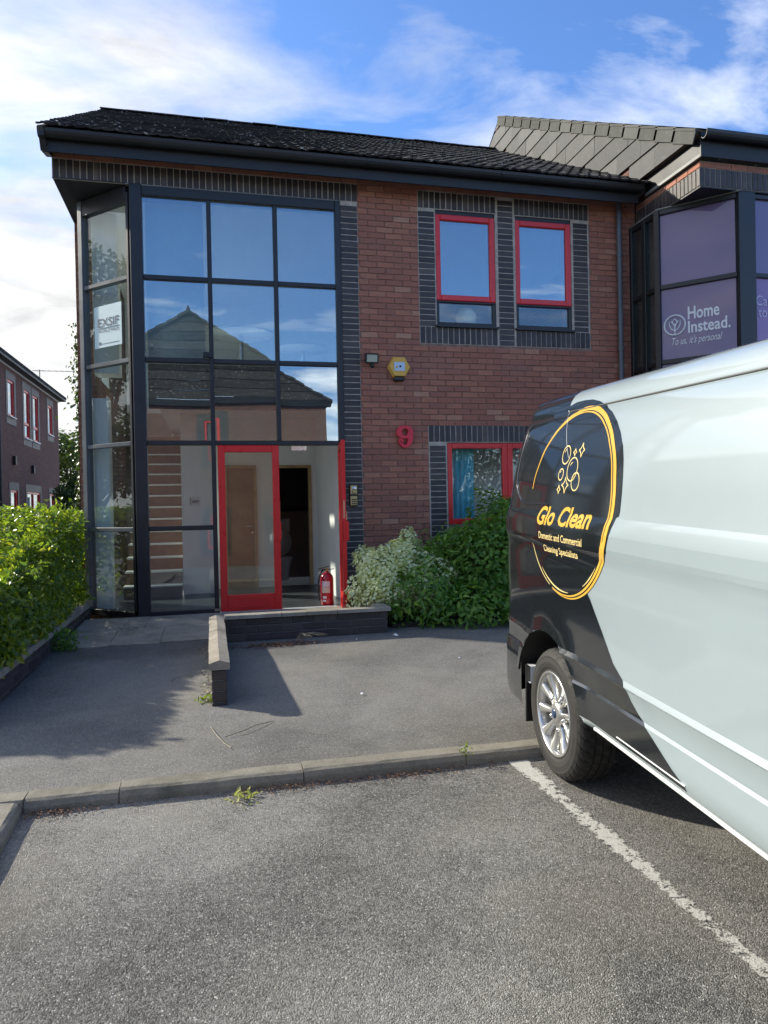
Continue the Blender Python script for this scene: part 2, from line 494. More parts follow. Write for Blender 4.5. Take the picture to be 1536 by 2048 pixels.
# ------------------------------------------------------------------ mesh helpers
class MB:
    """collects shapes into ONE mesh"""
    def __init__(self):
        self.v, self.f, self.m, self.s = [], [], [], []

    def add(self, verts, faces, mat=0, smooth=False):
        o = len(self.v)
        self.v.extend([tuple(x) for x in verts])
        for f in faces:
            self.f.append([i + o for i in f])
            self.m.append(mat)
            self.s.append(smooth)
        return self

    def box(self, x0, x1, y0, y1, z0, z1, mat=0, mtx=None):
        vs = [(x, y, z) for x in (x0, x1) for y in (y0, y1) for z in (z0, z1)]
        if mtx is not None:
            vs = [mtx @ Vector(v) for v in vs]
        return self.add(vs, [(0, 1, 3, 2), (4, 6, 7, 5), (0, 4, 5, 1), (2, 3, 7, 6), (0, 2, 6, 4), (1, 5, 7, 3)], mat)

    def bevbox(self, x0, x1, y0, y1, z0, z1, b=0.004, mat=0, mtx=None):
        """box whose -Y face has chamfered edges"""
        vs = [(x0, y1, z0), (x1, y1, z0), (x1, y1, z1), (x0, y1, z1),
              (x0, y0 + b, z0), (x1, y0 + b, z0), (x1, y0 + b, z1), (x0, y0 + b, z1),
              (x0 + b, y0, z0 + b), (x1 - b, y0, z0 + b), (x1 - b, y0, z1 - b), (x0 + b, y0, z1 - b)]
        if mtx is not None:
            vs = [mtx @ Vector(v) for v in vs]
        fs = [(8, 9, 10, 11), (4, 5, 9, 8), (5, 6, 10, 9), (6, 7, 11, 10), (7, 4, 8, 11), (0, 1, 5, 4), (1, 2, 6, 5), (2, 3, 7, 6), (3, 0, 4, 7)]
        return self.add(vs, fs, mat)

    def prism(self, poly, ax, a0, a1, mat=0):
        """poly in the two axes other than ax, extruded from a0 to a1"""
        def P(p, a):
            return {'x': (a, p[0], p[1]), 'y': (p[0], a, p[1]), 'z': (p[0], p[1], a)}[ax]
        n = len(poly)
        vs = [P(p, a0) for p in poly] + [P(p, a1) for p in poly]
        fs = [tuple(range(n))[::-1], tuple(range(n, 2 * n))] + [(i, (i + 1) % n, n + (i + 1) % n, n + i) for i in range(n)]
        return self.add(vs, fs, mat)

    def tube(self, pts, r, n=8, mat=0, cap=True):
        pts = [Vector(p) for p in pts]
        rr = r if isinstance(r, (list, tuple)) else [r] * len(pts)
        rings = []
        prev = None
        for i, p in enumerate(pts):
            d = (pts[min(i + 1, len(pts) - 1)] - pts[max(i - 1, 0)])
            d = d.normalized() if d.length > 1e-9 else Vector((0, 0, 1))
            a = prev if prev is not None else (Vector((0, 0, 1)) if abs(d.z) < 0.9 else Vector((1, 0, 0)))
            a = (a - d * a.dot(d))
            a = a.normalized() if a.length > 1e-6 else d.orthogonal().normalized()
            prev = a
            b = d.cross(a)
            rings.append([p + (a * math.cos(2 * PI * k / n) + b * math.sin(2 * PI * k / n)) * rr[i] for k in range(n)])
        vs = [v for ring in rings for v in ring]
        fs = []
        for i in range(len(pts) - 1):
            for k in range(n):
                fs.append((i * n + k, i * n + (k + 1) % n, (i + 1) * n + (k + 1) % n, (i + 1) * n + k))
        self.add(vs, fs, mat, True)
        if cap:
            self.add(rings[0], [tuple(range(n))[::-1]], mat)
            self.add(rings[-1], [tuple(range(n))], mat)
        return self

    def lathe(self, prof, n=32, mtx=None, mat=0, smooth=True, closed=False):
        """prof: (radius, height) pairs about the local Z axis"""
        vs, fs = [], []
        for (r, h) in prof:
            for k in range(n):
                a = 2 * PI * k / n
                v = Vector((r * math.cos(a), r * math.sin(a), h))
                vs.append(mtx @ v if mtx is not None else v)
        for i in range(len(prof) - 1):
            for k in range(n):
                fs.append((i * n + k, i * n + (k + 1) % n, (i + 1) * n + (k + 1) % n, (i + 1) * n + k))
        self.add(vs, fs, mat, smooth)
        return self

    def disc(self, r, h, n=24, mtx=None, mat=0):
        vs = [Vector((r * math.cos(2 * PI * k / n), r * math.sin(2 * PI * k / n), h)) for k in range(n)]
        if mtx is not None:
            vs = [mtx @ v for v in vs]
        return self.add(vs, [tuple(range(n))], mat)

    def mesh(self, name, mats, fix=True):
        me = bpy.data.meshes.new(name)
        me.from_pydata(self.v, [], self.f)
        for m in (mats if isinstance(mats, (list, tuple)) else [mats]):
            me.materials.append(M(m) if isinstance(m, str) else m)
        me.polygons.foreach_set('material_index', self.m)
        me.polygons.foreach_set('use_smooth', self.s)
        if fix:
            bm = bmesh.new()
            bm.from_mesh(me)
            bmesh.ops.recalc_face_normals(bm, faces=bm.faces)
            bm.to_mesh(me)
            bm.free()
        me.update()
        return me

    def build(self, name, mats, parent=None, fix=True, **tags):
        return link(name, self.mesh(name, mats, fix), parent, **tags)


def link(name, me, parent=None, loc=None, **tags):
    o = bpy.data.objects.new(name, me)
    COL.objects.link(o)
    if parent is not None:
        o.parent = parent
        o.matrix_parent_inverse = PINV.get(parent.name, Matrix())
    if loc is not None:
        o.location = loc
    for k, v in tags.items():
        o[k] = v
    return o


PINV = {}


def thing(name, label, cat, loc=(0, 0, 0), group=None, mtx=None):
    """an Empty at the thing's base; children keep world coordinates"""
    o = bpy.data.objects.new(name, None)
    COL.objects.link(o)
    o.empty_display_size = 0.2
    if mtx is not None:
        o.matrix_world = mtx
    else:
        o.location = loc
        PINV[o.name] = Matrix.Translation(-Vector(loc))
    o['label'] = label
    o['category'] = cat
    if group:
        o['group'] = group
    return o


def tag(o, label, cat, group=None, kind=None):
    o['label'] = label
    o['category'] = cat
    if group:
        o['group'] = group
    if kind:
        o['kind'] = kind
    return o


def text_mesh(body, size, bold=0.0, shear=0.0, extrude=0.0, align='CENTER', spacing=1.0, res=3):
    cu = bpy.data.curves.new('lettering', 'FONT')
    cu.body = body
    cu.size = size
    cu.offset = bold
    cu.shear = shear
    cu.extrude = extrude
    cu.align_x = align
    cu.space_character = spacing
    cu.resolution_u = res
    ob = bpy.data.objects.new('lettering', cu)
    COL.objects.link(ob)
    bpy.context.view_layer.update()
    me = bpy.data.meshes.new_from_object(ob.evaluated_get(bpy.context.evaluated_depsgraph_get()))
    bpy.data.objects.remove(ob)
    bpy.data.curves.remove(cu)
    return me


def fit_text(body, width, height, bold=0.0, shear=0.0, extrude=0.0, spacing=1.0):
    """lettering scaled so that its box is width by height, its lower left corner at the origin"""
    me = text_mesh(body, 1.0, bold, shear, extrude, 'LEFT', spacing)
    co = np.empty(len(me.vertices) * 3)
    me.vertices.foreach_get('co', co)
    co = co.reshape(-1, 3)
    mn, mx = co.min(0), co.max(0)
    co[:, 0] = (co[:, 0] - mn[0]) * width / (mx[0] - mn[0])
    co[:, 1] = (co[:, 1] - mn[1]) * height / (mx[1] - mn[1])
    me.vertices.foreach_set('co', co.ravel())
    me.update()
    return me


# ------------------------------------------------------------------ ground, pavement, kerb
KY = -5.30                                           # kerb face


def park_z(y):
    return -0.220 + 0.052 * (min(y, KY) - KY) if y > -25 else -0.220 + 0.052 * (-25 - KY)


def pave_z(y):
    return -0.055 + 0.02 * y


g = MB()
ys = [-900, -60, -25, -18, -12, -9, -7.5, -6.4, KY, -3, 0, 60, 900]
xs = [-900, -60, -20, -8, -3, 0, 3, 8, 20, 60, 900]
gv = [(x, y, park_z(y)) for y in ys for x in xs]
gf = [(j * len(xs) + i, j * len(xs) + i + 1, (j + 1) * len(xs) + i + 1, (j + 1) * len(xs) + i) for j in range(len(ys) - 1) for i in range(len(xs) - 1)]
g.add(gv, gf)
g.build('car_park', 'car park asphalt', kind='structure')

p = MB()
KX = -0.895                                          # the kerb turns towards the camera here
p.add([(-1.6, KY + 0.125, pave_z(KY + 0.125)), (30, KY + 0.125, pave_z(KY + 0.125)), (30, 0.02, pave_z(0.02)), (-1.6, 0.02, pave_z(0.02))], [(0, 1, 2, 3)])
p.add([(-12, -12, park_z(-12) + 0.058), (KX - 0.125, -12, park_z(-12) + 0.058), (KX - 0.125, KY + 0.125, pave_z(KY + 0.125)), (-12, KY + 0.125, pave_z(KY + 0.125))], [(0, 1, 2, 3)])
p.add([(-12, KY + 0.125, pave_z(KY + 0.125)), (-1.6, KY + 0.125, pave_z(KY + 0.125)), (-1.6, -4.2, pave_z(-4.2)), (-12, -4.2, pave_z(-4.2))], [(0, 1, 2, 3)])
p.build('pavement', 'pavement asphalt', kind='structure')

kerb = bpy.data.objects.new('kerb', None)
COL.objects.link(kerb)
kerb['kind'] = 'structure'


def kerb_stone(a, b, za, zb, ba, bb, inward):
    """one stone from a to b; top heights za zb, base heights ba bb; its face looks away from inward"""
    a, b, w = Vector((*a, 0)), Vector((*b, 0)), Vector((*inward, 0))
    prof = [(0.0, 0, -0.06), (0.004, 1, -0.035), (0.016, 1, -0.010), (0.034, 1, 0.0), (0.125, 1, 0.003), (0.125, 0, -0.08)]
    vs, n, k = [], len(prof), 9
    for i in range(k):
        f = i / (k - 1)
        top, base = za + (zb - za) * f, ba + (bb - ba) * f
        for (d, t_, dz) in prof:
            jit = random.uniform(-0.003, 0.003) if 0 < i < k - 1 else 0
            q = a.lerp(b, f) + w * (d + jit)
            vs.append((q.x, q.y, (top if t_ else base) + dz + random.uniform(-0.0015, 0.0015)))
    fs = [(i * n + j, i * n + j + 1, (i + 1) * n + j + 1, (i + 1) * n + j) for i in range(k - 1) for j in range(n - 1)]
    fs += [tuple(range(n)), tuple(range((k - 1) * n, k * n))[::-1]]
    m = MB().add(vs, fs)
    return m.build('kerb_stone', 'kerb concrete', kerb)


joints = [KX, -0.465, 0.438, 1.325, 2.24, 3.15, 4.06, 4.97, 5.9, 6.8]
for a, b in zip(joints[:-1], joints[1:]):
    zt = pave_z(KY + 0.06) + 0.004
    kerb_stone((a + 0.0025, KY), (b - 0.0025, KY), zt + random.uniform(-0.004, 0.004), zt + random.uniform(-0.004, 0.004), park_z(KY), park_z(KY), (0, 1))
yy = KY - 0.0
for k in range(5):
    y1 = yy - 0.9
    za, zb = park_z(yy) + 0.062, park_z(y1) + 0.062
    kerb_stone((KX, yy - 0.004), (KX, y1 + 0.004), za, zb, park_z(yy), park_z(y1), (-1, 0))
    yy = y1
# block closing the corner between the two runs
MB().bevbox(KX - 0.125, KX - 0.001, KY + 0.002, KY + 0.125, -0.3, pave_z(KY) + 0.006, 0.012).build('kerb_stone', 'kerb concrete', kerb)

# painted bay line, worn
pl = MB()
n = 60
vs, fs = [], []
for i in range(n + 1):
    f = i / n
    y = KY - 0.02 - f * 4.0
    xc = 1.618 + 0.060 * min(1, f * 2.6) + 0.02 * f
    for wdt in (-0.058, -0.02, 0.02, 0.058):
        vs.append((xc + wdt, y, park_z(y) + 0.004))
for i in range(n):
    for j in range(3):
        fs.append((i * 4 + j, i * 4 + j + 1, (i + 1) * 4 + j + 1, (i + 1) * 4 + j))
pl.add(vs, fs)
po = pl.build('parking_line', 'worn road paint', kind='structure')
wa = po.data.attributes.new('wear', 'FLOAT', 'POINT')
wa.data.foreach_set('value', [(0.62 if (k % 4) in (0, 3) else 0.18) * (0.6 + 0.75 * min(1, (k // 4) / n * 1.6)) - 0.05 for k in range(len(vs))])

# entrance slabs
slab = bpy.data.objects.new('entrance_paving', None)
COL.objects.link(slab)
slab['kind'] = 'structure'
for (x0, x1, y0, y1) in [(-1.40, -0.985, -1.72, -0.9), (-0.98, -0.515, -1.70, -0.9), (-0.51, -0.02, -1.66, -0.9), (-1.44, -0.73, -0.895, -0.06), (-0.725, 0.0, -0.895, -0.06),
                         (0.005, 0.6, -0.895, -0.06), (0.605, 1.25, -0.895, -0.06), (1.255, 1.68, -0.895, -0.06), (0.09, 0.7, -1.74, -0.9), (0.705, 1.3, -1.74, -0.9), (1.305, 1.68, -1.74, -0.9)]:
    m = MB()
    d = random.uniform(-0.004, 0.004)
    vs = [(x0, y0, pave_z(y0) + 0.012 + d), (x1, y0, pave_z(y0) + 0.012 - d), (x1, y1, pave_z(y1) + 0.012 + d), (x0, y1, pave_z(y1) + 0.012 - d)]
    lo = [(x, y, z - 0.03) for x, y, z in vs]
    m.add(vs + lo, [(0, 1, 2, 3), (0, 4, 5, 1), (1, 5, 6, 2), (2, 6, 7, 3), (3, 7, 4, 0)])
    m.build('paving_slab', 'slab concrete', slab)

# planting beds
MB().box(-4.4, -1.56, -4.05, 1.0, -0.6, 0.02).build('planting_bed', 'soil', kind='structure')
MB().box(1.84, 5.7, -1.62, 0.0, -0.5, -0.05).build('planting_bed', 'soil', kind='structure')

# ------------------------------------------------------------------ brick-laying
BRICK = {}


def brick_mesh(kind):
    if kind not in BRICK:
        mat = {'red_brick': 'red brick', 'dark_brick': 'dark brick'}[kind]
        m = MB()
        m.bevbox(-0.5, 0.5, 0.0, 1.0, -0.5, 0.5, 0.0)
        # unit brick 0.215 x 0.05 x 0.065 with worn arrises
        m = MB()
        m.bevbox(-0.1075, 0.1075, 0.0, 0.05, -0.0325, 0.0325, 0.004)
        BRICK[kind] = m.mesh(kind, mat)
    return BRICK[kind]


def put_brick(kind, parent, cx, y, cz, length, height=0.065, upright=False, turn=0.0, stuff=None):
    """a brick whose face centre is (cx, y, cz); turn rotates its outward normal from -Y about Z"""
    y += random.uniform(-0.0025, 0.0025)
    s = Vector((length / 0.215, 1.0, height / 0.065))
    R_ = Matrix.Rotation(turn, 4, 'Z')
    if upright:
        R_ = R_ @ Matrix.Rotation(PI / 2, 4, 'Y')
    R_ = R_ @ Matrix.Rotation(random.uniform(-0.006, 0.006), 4, 'Y')
    mt = Matrix.Translation((cx, y, cz)) @ R_ @ Matrix.Diagonal((*s, 1))
    if stuff is not None:
        me = brick_mesh(kind)
        stuff.add([mt @ v.co for v in me.vertices], [tuple(q.vertices) for q in me.polygons])
        return None
    o = bpy.data.objects.new(kind, brick_mesh(kind))
    COL.objects.link(o)
    o.parent = parent
    o.matrix_parent_inverse = PINV.get(parent.name, Matrix())
    o.matrix_basis = mt
    return o


def lay_red(rects, holes, z0=-0.15):
    """stretcher bond over rects (x0,x1,z0,z1) minus holes; list of (cx, cz, length)"""
    out = []
    for (x0, x1, a, b) in rects:
        k = math.floor((a - z0) / 0.075)
        while z0 + k * 0.075 < b - 0.02:
            zc = z0 + k * 0.075 + 0.0375
            if zc > a:
                spans = [(x0, x1)]
                for (h0, h1, c, d) in holes:
                    if c < zc < d:
                        ns = []
                        for (s0, s1) in spans:
                            if h1 <= s0 or h0 >= s1:
                                ns.append((s0, s1))
                            else:
                                if h0 > s0:
                                    ns.append((s0, h0))
                                if h1 < s1:
                                    ns.append((h1, s1))
                        spans = ns
                off = 0.1125 if k % 2 else 0.0
                for (s0, s1) in spans:
                    e = math.floor((s0 - off) / 0.225) * 0.225 + off
                    while e < s1:
                        l0, l1 = max(e, s0) + 0.005, min(e + 0.225, s1) - 0.005
                        if l1 - l0 > 0.035:
                            out.append(((l0 + l1) / 2, zc, l1 - l0))
                        e += 0.225
            k += 1
    return out


# ------------------------------------------------------------------ the brick office building (number 9)
OFF = thing('office_building', 'two-storey brick office with a full-height dark glass entrance bay and red framed windows', 'building', (2.0, 0.0, -0.055))

# wall behind the bricks
walls = MB()
Y0, Y1 = 0.010, 0.30
for (a, b, c, d) in [(-1.70, 5.88, 5.09, 5.42), (1.675, 2.93, -0.4, 5.09), (3.775, 4.055, 3.54, 5.09), (4.89, 5.88, 3.54, 5.09), (2.93, 5.88, 2.03, 3.54), (2.93, 3.035, 0.93, 2.03),
                     (4.86, 5.88, 0.93, 2.03), (2.93, 5.88, -0.4, 0.93)]:
    walls.box(a, b, Y0, Y1, c, d)
walls.box(-1.70, -1.42, 0.30, 8.0, 5.09, 5.42)
wall = walls.build('brick_wall', 'red mortar', OFF)
# paler joints behind the dark bricks
mo = MB()
for (a, b, c, d) in [(-1.705, 1.895, 5.085, 5.322), (1.672, 1.896, -0.3, 5.085), (2.695, 5.155, 5.08, 5.316), (2.695, 5.155, 3.32, 3.545), (2.695, 2.935, 3.545, 5.08), (3.77, 4.06, 3.545, 5.08),
                     (4.885, 5.155, 3.545, 5.08), (2.785, 5.1, 2.028, 2.262), (2.785, 3.04, 0.7, 2.028)]:
    mo.box(a, b, 0.0055, 0.02, c, d)
mo.build('pale_mortar_joints', 'grey mortar', OFF)

# dark bricks
dark = []
k = 0
while -1.70 + k * 0.075 < 1.885:
    dark.append((-1.70 + k * 0.075 + 0.0375, 5.2035, True))
    k += 1
z = -0.28
while z + 0.06 < 5.085:
    dark.append((1.7835, z + 0.0325, False))
    z += 0.075
for (xa, xb) in [(2.70, 3.785), (4.05, 5.15)]:
    k = 0
    nb = round((xb - xa) / 0.075)
    st = (xb - xa) / nb
    for k in range(nb):
        dark.append((xa + (k + 0.5) * st, 5.198, True))
        dark.append((xa + (k + 0.5) * st, 3.4345, True))
z = 3.327
while z + 0.06 < 5.316:
    dark.append((3.9175, z + 0.0325, False))
    if 3.54 < z < 5.02:
        dark.append((2.8115, z + 0.0325, False))
        dark.append((5.0235, z + 0.0325, False))
    z += 0.075
for k in range(30):
    dark.append((2.79 + (k + 0.5) * 0.075, 2.146, True))
z = 0.72
while z + 0.06 < 2.03:
    dark.append((2.9115, z + 0.0325, False))
    z += 0.075
dark_stuff = MB()
dark.sort(key=lambda d: d[0] ** 2 * 0.2 + 0 * d[1] + (50 if d[1] < 0.7 or (d[0] > 3.9 and d[1] < 2.2) else 0))
for i, (cx, cz, u_) in enumerate(dark):
    if i < 298:
        put_brick('dark_brick', wall, cx, 0.0, cz, 0.215, 0.065, u_)
    else:
        put_brick('dark_brick', wall, cx, 0.0, cz, 0.215, 0.065, u_, stuff=dark_stuff)
if dark_stuff.v:
    dark_stuff.build('dark_brickwork', 'dark brick', wall, kind='stuff')

# red bricks
holes = [(2.70, 5.15, 3.327, 5.312), (2.79, 5.05, 0.70, 2.256), (-1.7, 1.89, -1, 5.318)]
red = lay_red([(-1.70, 5.88, 5.318, 5.40), (1.89, 5.88, -0.3, 5.318)], holes, 5.318 - 0.075 * 75)
red = [(a, b, c) for a, b, c in red]


def red_rank(r):
    hid = (r[1] < 0.75) or (r[0] > 3.0 and r[1] < 2.25)
    return (60 if hid else 0) + math.hypot(r[0], 9.0) + abs(r[1] - 1.5) * 0.25 - r[2] * 4


red.sort(key=red_rank)
red_stuff = MB()
for i, (cx, cz, ln) in enumerate(red):
    put_brick('red_brick', wall, cx, 0.0, cz, ln, stuff=None if i < 298 else red_stuff)
red_stuff.build('red_brickwork', 'red brick', wall, kind='stuff')

def pane(name, corners, mat, parent, th=0.006, tilt=0.0025):
    """a glass sheet through four corners with slight tilt of its own"""
    c = [Vector(q) for q in corners]
    nrm = (c[1] - c[0]).cross(c[3] - c[0]).normalized()
    a, b = random.uniform(-tilt, tilt), random.uniform(-tilt, tilt)
    w, h = (c[1] - c[0]).length, (c[3] - c[0]).length
    off = [(-a * w / 2 - b * h / 2), (a * w / 2 - b * h / 2), (a * w / 2 + b * h / 2), (-a * w / 2 + b * h / 2)]
    vs = [q + nrm * o_ for q, o_ in zip(c, off)]
    vs2 = [v - nrm * th for v in vs]
    m = MB().add(vs + vs2, [(0, 1, 2, 3), (7, 6, 5, 4), (0, 4, 5, 1), (1, 5, 6, 2), (2, 6, 7, 3), (3, 7, 4, 0)])
    return m.build(name, mat, parent)


# fascia, soffit, gutter, downpipe
MB().box(-1.74, 5.74, -0.30, -0.275, 5.25, 5.49).build('fascia_board', 'fascia black', OFF)
MB().box(-1.73, 5.74, -0.274, 0.02, 5.405, 5.42).build('soffit_board', 'fascia black', OFF)
MB().prism([(-0.43, 5.47), (-0.43, 5.36), (-0.36, 5.35), (-0.30, 5.255), (0.02, 5.33), (0.02, 5.66)], 'x', -1.760, -1.695).build('eaves_end_board', 'fascia black', OFF)
gt = MB()
gp = []
for k in range(9):
    a = PI + PI * k / 8
    gp.append((-0.365 + 0.062 * math.cos(a), 5.455 + 0.085 * math.sin(a)))
gin = [(y * 0.93 - 0.365 * 0.07, z + 0.008) for y, z in gp][::-1]
gt.prism(gp + gin, 'x', -1.765, 5.74)
for x in (-1.768, 0.2, 1.95, 3.7, 5.45):
    gt.prism([(y + (y + 0.365) * 0.08, z - 0.004) for y, z in gp] + gin, 'x', x, x + 0.05)
gt.build('gutter', 'black gutter', OFF)
dp = MB()
dp.tube([(5.585, -0.06, 5.40), (5.585, -0.06, -0.15)], 0.036, 12)
for z in (5.12, 4.6, 3.3, 2.1, 1.0):
    dp.tube([(5.585, -0.06, z), (5.585, -0.06, z + 0.045)], 0.044, 12)
dp.build('downpipe', 'grey frame', OFF)

# roof
PITCH = math.atan2(8.42 - 5.47, 4.79 + 0.42)
rf = MB()
rl = 5.21 / math.cos(PITCH)


def roof_pt(x, s, h, y0=-0.42, z0=5.47):
    """x along the eave, s up the slope, h off the slope"""
    return (x, y0 + s * math.cos(PITCH) - h * math.sin(PITCH), z0 + s * math.sin(PITCH) + h * math.cos(PITCH))


rf.add([roof_pt(-1.78, 0.02, -0.02), roof_pt(5.80, 0.02, -0.02), roof_pt(5.80, rl, -0.02), roof_pt(-1.78, rl, -0.02)], [(0, 1, 2, 3)])
rf.add([(-1.78, 4.79, 8.40), (5.80, 4.79, 8.40), (5.80, 10.0, 5.45), (-1.78, 10.0, 5.45)], [(0, 1, 2, 3)])
roof = rf.build('roof', 'roof tile', OFF)
TW, GA = 0.30, 0.29


def tile_mesh():
    vs = []
    nseg = 8
    for (s, hoff) in ((0.0, 0.020), (GA + 0.06, -0.002)):
        for k in range(nseg + 1):
            f = k / nseg
            roll = 0.013 * max(0.0, math.cos((f - 0.22) * 2 * PI / 0.42)) if abs(f - 0.22) < 0.105 else (0.013 * max(0, math.cos((f - 0.72) * 2 * PI / 0.42)) if abs(f - 0.72) < 0.105 else 0)
            vs.append((f * (TW - 0.003), s, hoff + roll))
    n_ = nseg + 1
    vs += [(vs[k][0], 0.002, vs[k][2] - 0.022) for k in range(n_)]
    fs = [(k, k + 1, n_ + k + 1, n_ + k) for k in range(nseg)] + [(2 * n_ + k, 2 * n_ + k + 1, k + 1, k) for k in range(nseg)]
    fs += [(0, n_, 2 * n_), (n_ - 1, 3 * n_ - 1, 2 * n_ - 1)]
    return MB().add(vs, fs).mesh('roof_tile', 'roof tile')


TM = tile_mesh()
basis = Matrix(((1, 0, 0, 0), (0, math.cos(PITCH), -math.sin(PITCH), 0), (0, math.sin(PITCH), math.cos(PITCH), 0), (0, 0, 0, 1)))
cnt = 0
tst = MB()
for row in range(21):
    x = -1.77
    while x < 5.75:
        mt = Matrix.Translation(roof_pt(x, row * GA - 0.04, 0.012 + random.uniform(-0.003, 0.006))) @ basis @ Matrix.Rotation(random.uniform(-0.012, 0.012), 4, 'Z') @ Matrix.Rotation(random.uniform(-0.012, 0.012), 4, 'X')
        if cnt < 299:
            o = bpy.data.objects.new('roof_tile', TM)
            COL.objects.link(o)
            o.parent = roof
            o.matrix_parent_inverse = Matrix()
            o.matrix_parent_inverse = PINV[OFF.name].inverted() @ PINV[OFF.name]
            o.matrix_basis = mt
            cnt += 1
        else:
            tst.add([mt @ v.co for v in TM.vertices], [tuple(q.vertices) for q in TM.polygons])
        x += TW
tst.build('upper_roof_tiles', 'roof tile', roof, kind='stuff')
# ridge
rx = -1.775
rtm = MB()
pr = [(0.085 * math.cos(a), 0.045 * math.sin(a)) for a in [PI * k / 8 for k in range(9)]]
rtm.prism(pr + [(y * 0.8, z * 0.8) for y, z in pr[::-1]], 'x', 0, 0.448)
RTM = rtm.mesh('ridge_tile', 'roof tile')
while rx < 5.8:
    link('ridge_tile', RTM, roof, (rx, 4.79, 8.44 + random.uniform(-0.006, 0.006)))
    rx += 0.45
# verge undercloak at the left end
vg = MB()
vg.add([roof_pt(-1.755, -0.04, -0.055), roof_pt(-1.70, -0.04, -0.055), roof_pt(-1.70, rl, -0.055), roof_pt(-1.755, rl, -0.055),
        roof_pt(-1.755, -0.04, 0.0), roof_pt(-1.70, -0.04, 0.0), roof_pt(-1.70, rl, 0.0), roof_pt(-1.755, rl, 0.0)],
       [(0, 1, 2, 3), (4, 5, 6, 7), (0, 1, 5, 4), (1, 2, 6, 5), (2, 3, 7, 6), (3, 0, 4, 7)])
vg.build('verge_board', 'verge concrete', OFF)
# gable end and left side wall, rear; unseen side glazing added to let sun indoors
sd = MB()
sd.box(-1.69, -1.45, 1.32, 1.75, -0.3, 5.08)
sd.box(-1.69, -1.45, 4.45, 10.0, -0.3, 5.08)
sd.box(-1.69, -1.45, 1.75, 4.45, -0.3, 0.1)
sd.box(-1.69, -1.45, 1.75, 4.45, 2.62, 3.05)
for z0, z1 in ((0.1, 2.62), (3.05, 5.08)):
    pane('added_side_pane', [(-1.57, 4.45, z0), (-1.57, 1.75, z0), (-1.57, 1.75, z1), (-1.57, 4.45, z1)], 'clear glass', OFF)
sd.prism([(-0.2, 5.43), (9.8, 5.43), (4.79, 8.30)], 'x', -1.70, -1.55)
sd.box(1.9, 5.8, 9.75, 10.0, -0.3, 5.42)
sd.build('side_wall', 'distant brick', OFF)

# glazed bay frame
FY0, FY1 = -0.008, 0.085
ZT = [-0.0, 0.99, 2.02, 3.015, 4.0, 4.965]
TH = 0.028


def frame_box(name, x0, x1, z0, z1, y0=FY0, y1=FY1, mat='black frame'):
    m = MB().bevbox(x0, x1, y0, y1, z0, z1, 0.006)
    return m.build(name, mat, OFF)


frame_box('mullion', -0.862, -0.722, -0.06, 5.086, -0.03, 0.11)
frame_box('mullion', 0.022, 0.076, 0.0, 4.965)
frame_box('mullion', 0.822, 0.876, 2.05, 4.965)
frame_box('mullion', 1.602, 1.672, -0.06, 5.086, -0.012)
frame_box('head_rail', -0.722, 1.602, 4.966, 5.086, -0.010)
frame_box('sill_rail', -0.722, 0.022, -0.075, -0.001, -0.012)
for z in ZT[1:5]:
    if z > 1.5:
        segs = [(-0.722, 0.022), (0.076, 0.822), (0.876, 1.602)] if z > 2.5 else [(-0.722, 0.022), (0.076, 1.602)]
    else:
        segs = [(-0.722, 0.022)]
    for (a, b) in segs:
        frame_box('transom', a, b, z - TH, z + TH, FY0 + 0.004)


GY = 0.030
for (a, b, rows) in [(-0.722, 0.022, range(5)), (0.076, 0.822, range(2, 5)), (0.876, 1.602, range(2, 5))]:
    for r_ in rows:
        z0 = ZT[r_] + (TH if r_ else 0.0)
        z1 = ZT[r_ + 1] - (TH if r_ < 4 else 0.0)
        pane('pane', [(a, GY, z0), (b, GY, z0), (b, GY, z1), (a, GY, z1)], 'clear glass' if r_ < 2 else 'solar glass', OFF)

# canted side of the bay
ca, cb = Vector((-0.862, 0.002, 0)), Vector((-1.50, 0.632, 0))
cd = (cb - ca).normalized()
cn = Vector((-cd.y, cd.x, 0))
if cn.y > 0:
    cn = -cn
ang = math.atan2(cd.y, cd.x)
CL = (cb - ca).length
CM = Matrix.Translation(ca) @ Matrix.Rotation(math.atan2(-cd.y, -cd.x), 4, 'Z')     # local -x runs away from the corner, -y looks outward


def canted(name, s0, s1, z0, z1, y0, y1, mat):
    MB().bevbox(-s1, -s0, y0, y1, z0, z1, 0.005, mtx=CM).build(name, mat, OFF)


canted('mullion', CL - 0.03, CL + 0.05, -0.06, 5.086, -0.02, 0.08, 'grey frame')
canted('mullion', 0.022, 0.062, 0.0, 5.0, -0.012, 0.07, 'black frame')
canted('sill_rail', 0.062, CL - 0.03, -0.075, 0.0, -0.01, 0.07, 'black frame')
canted('head_rail', 0.062, CL - 0.03, 4.89, 5.084, -0.01, 0.07, 'black frame')
for z in ZT[1:5]:
    canted('transom', 0.062, CL - 0.03, z - TH, z + TH * 0.8, -0.006, 0.07, 'grey frame')
for r_ in range(5):
    z0 = ZT[r_] + (TH * 0.8 if r_ else 0)
    z1 = ZT[r_ + 1] - TH if r_ < 4 else 4.89
    q = [CM @ Vector(v) for v in [(-CL + 0.03, 0.03, z0), (-0.062, 0.03, z0), (-0.062, 0.03, z1), (-CL + 0.03, 0.03, z1)]]
    pane('pane', q, 'clear glass', OFF, tilt=0.004)
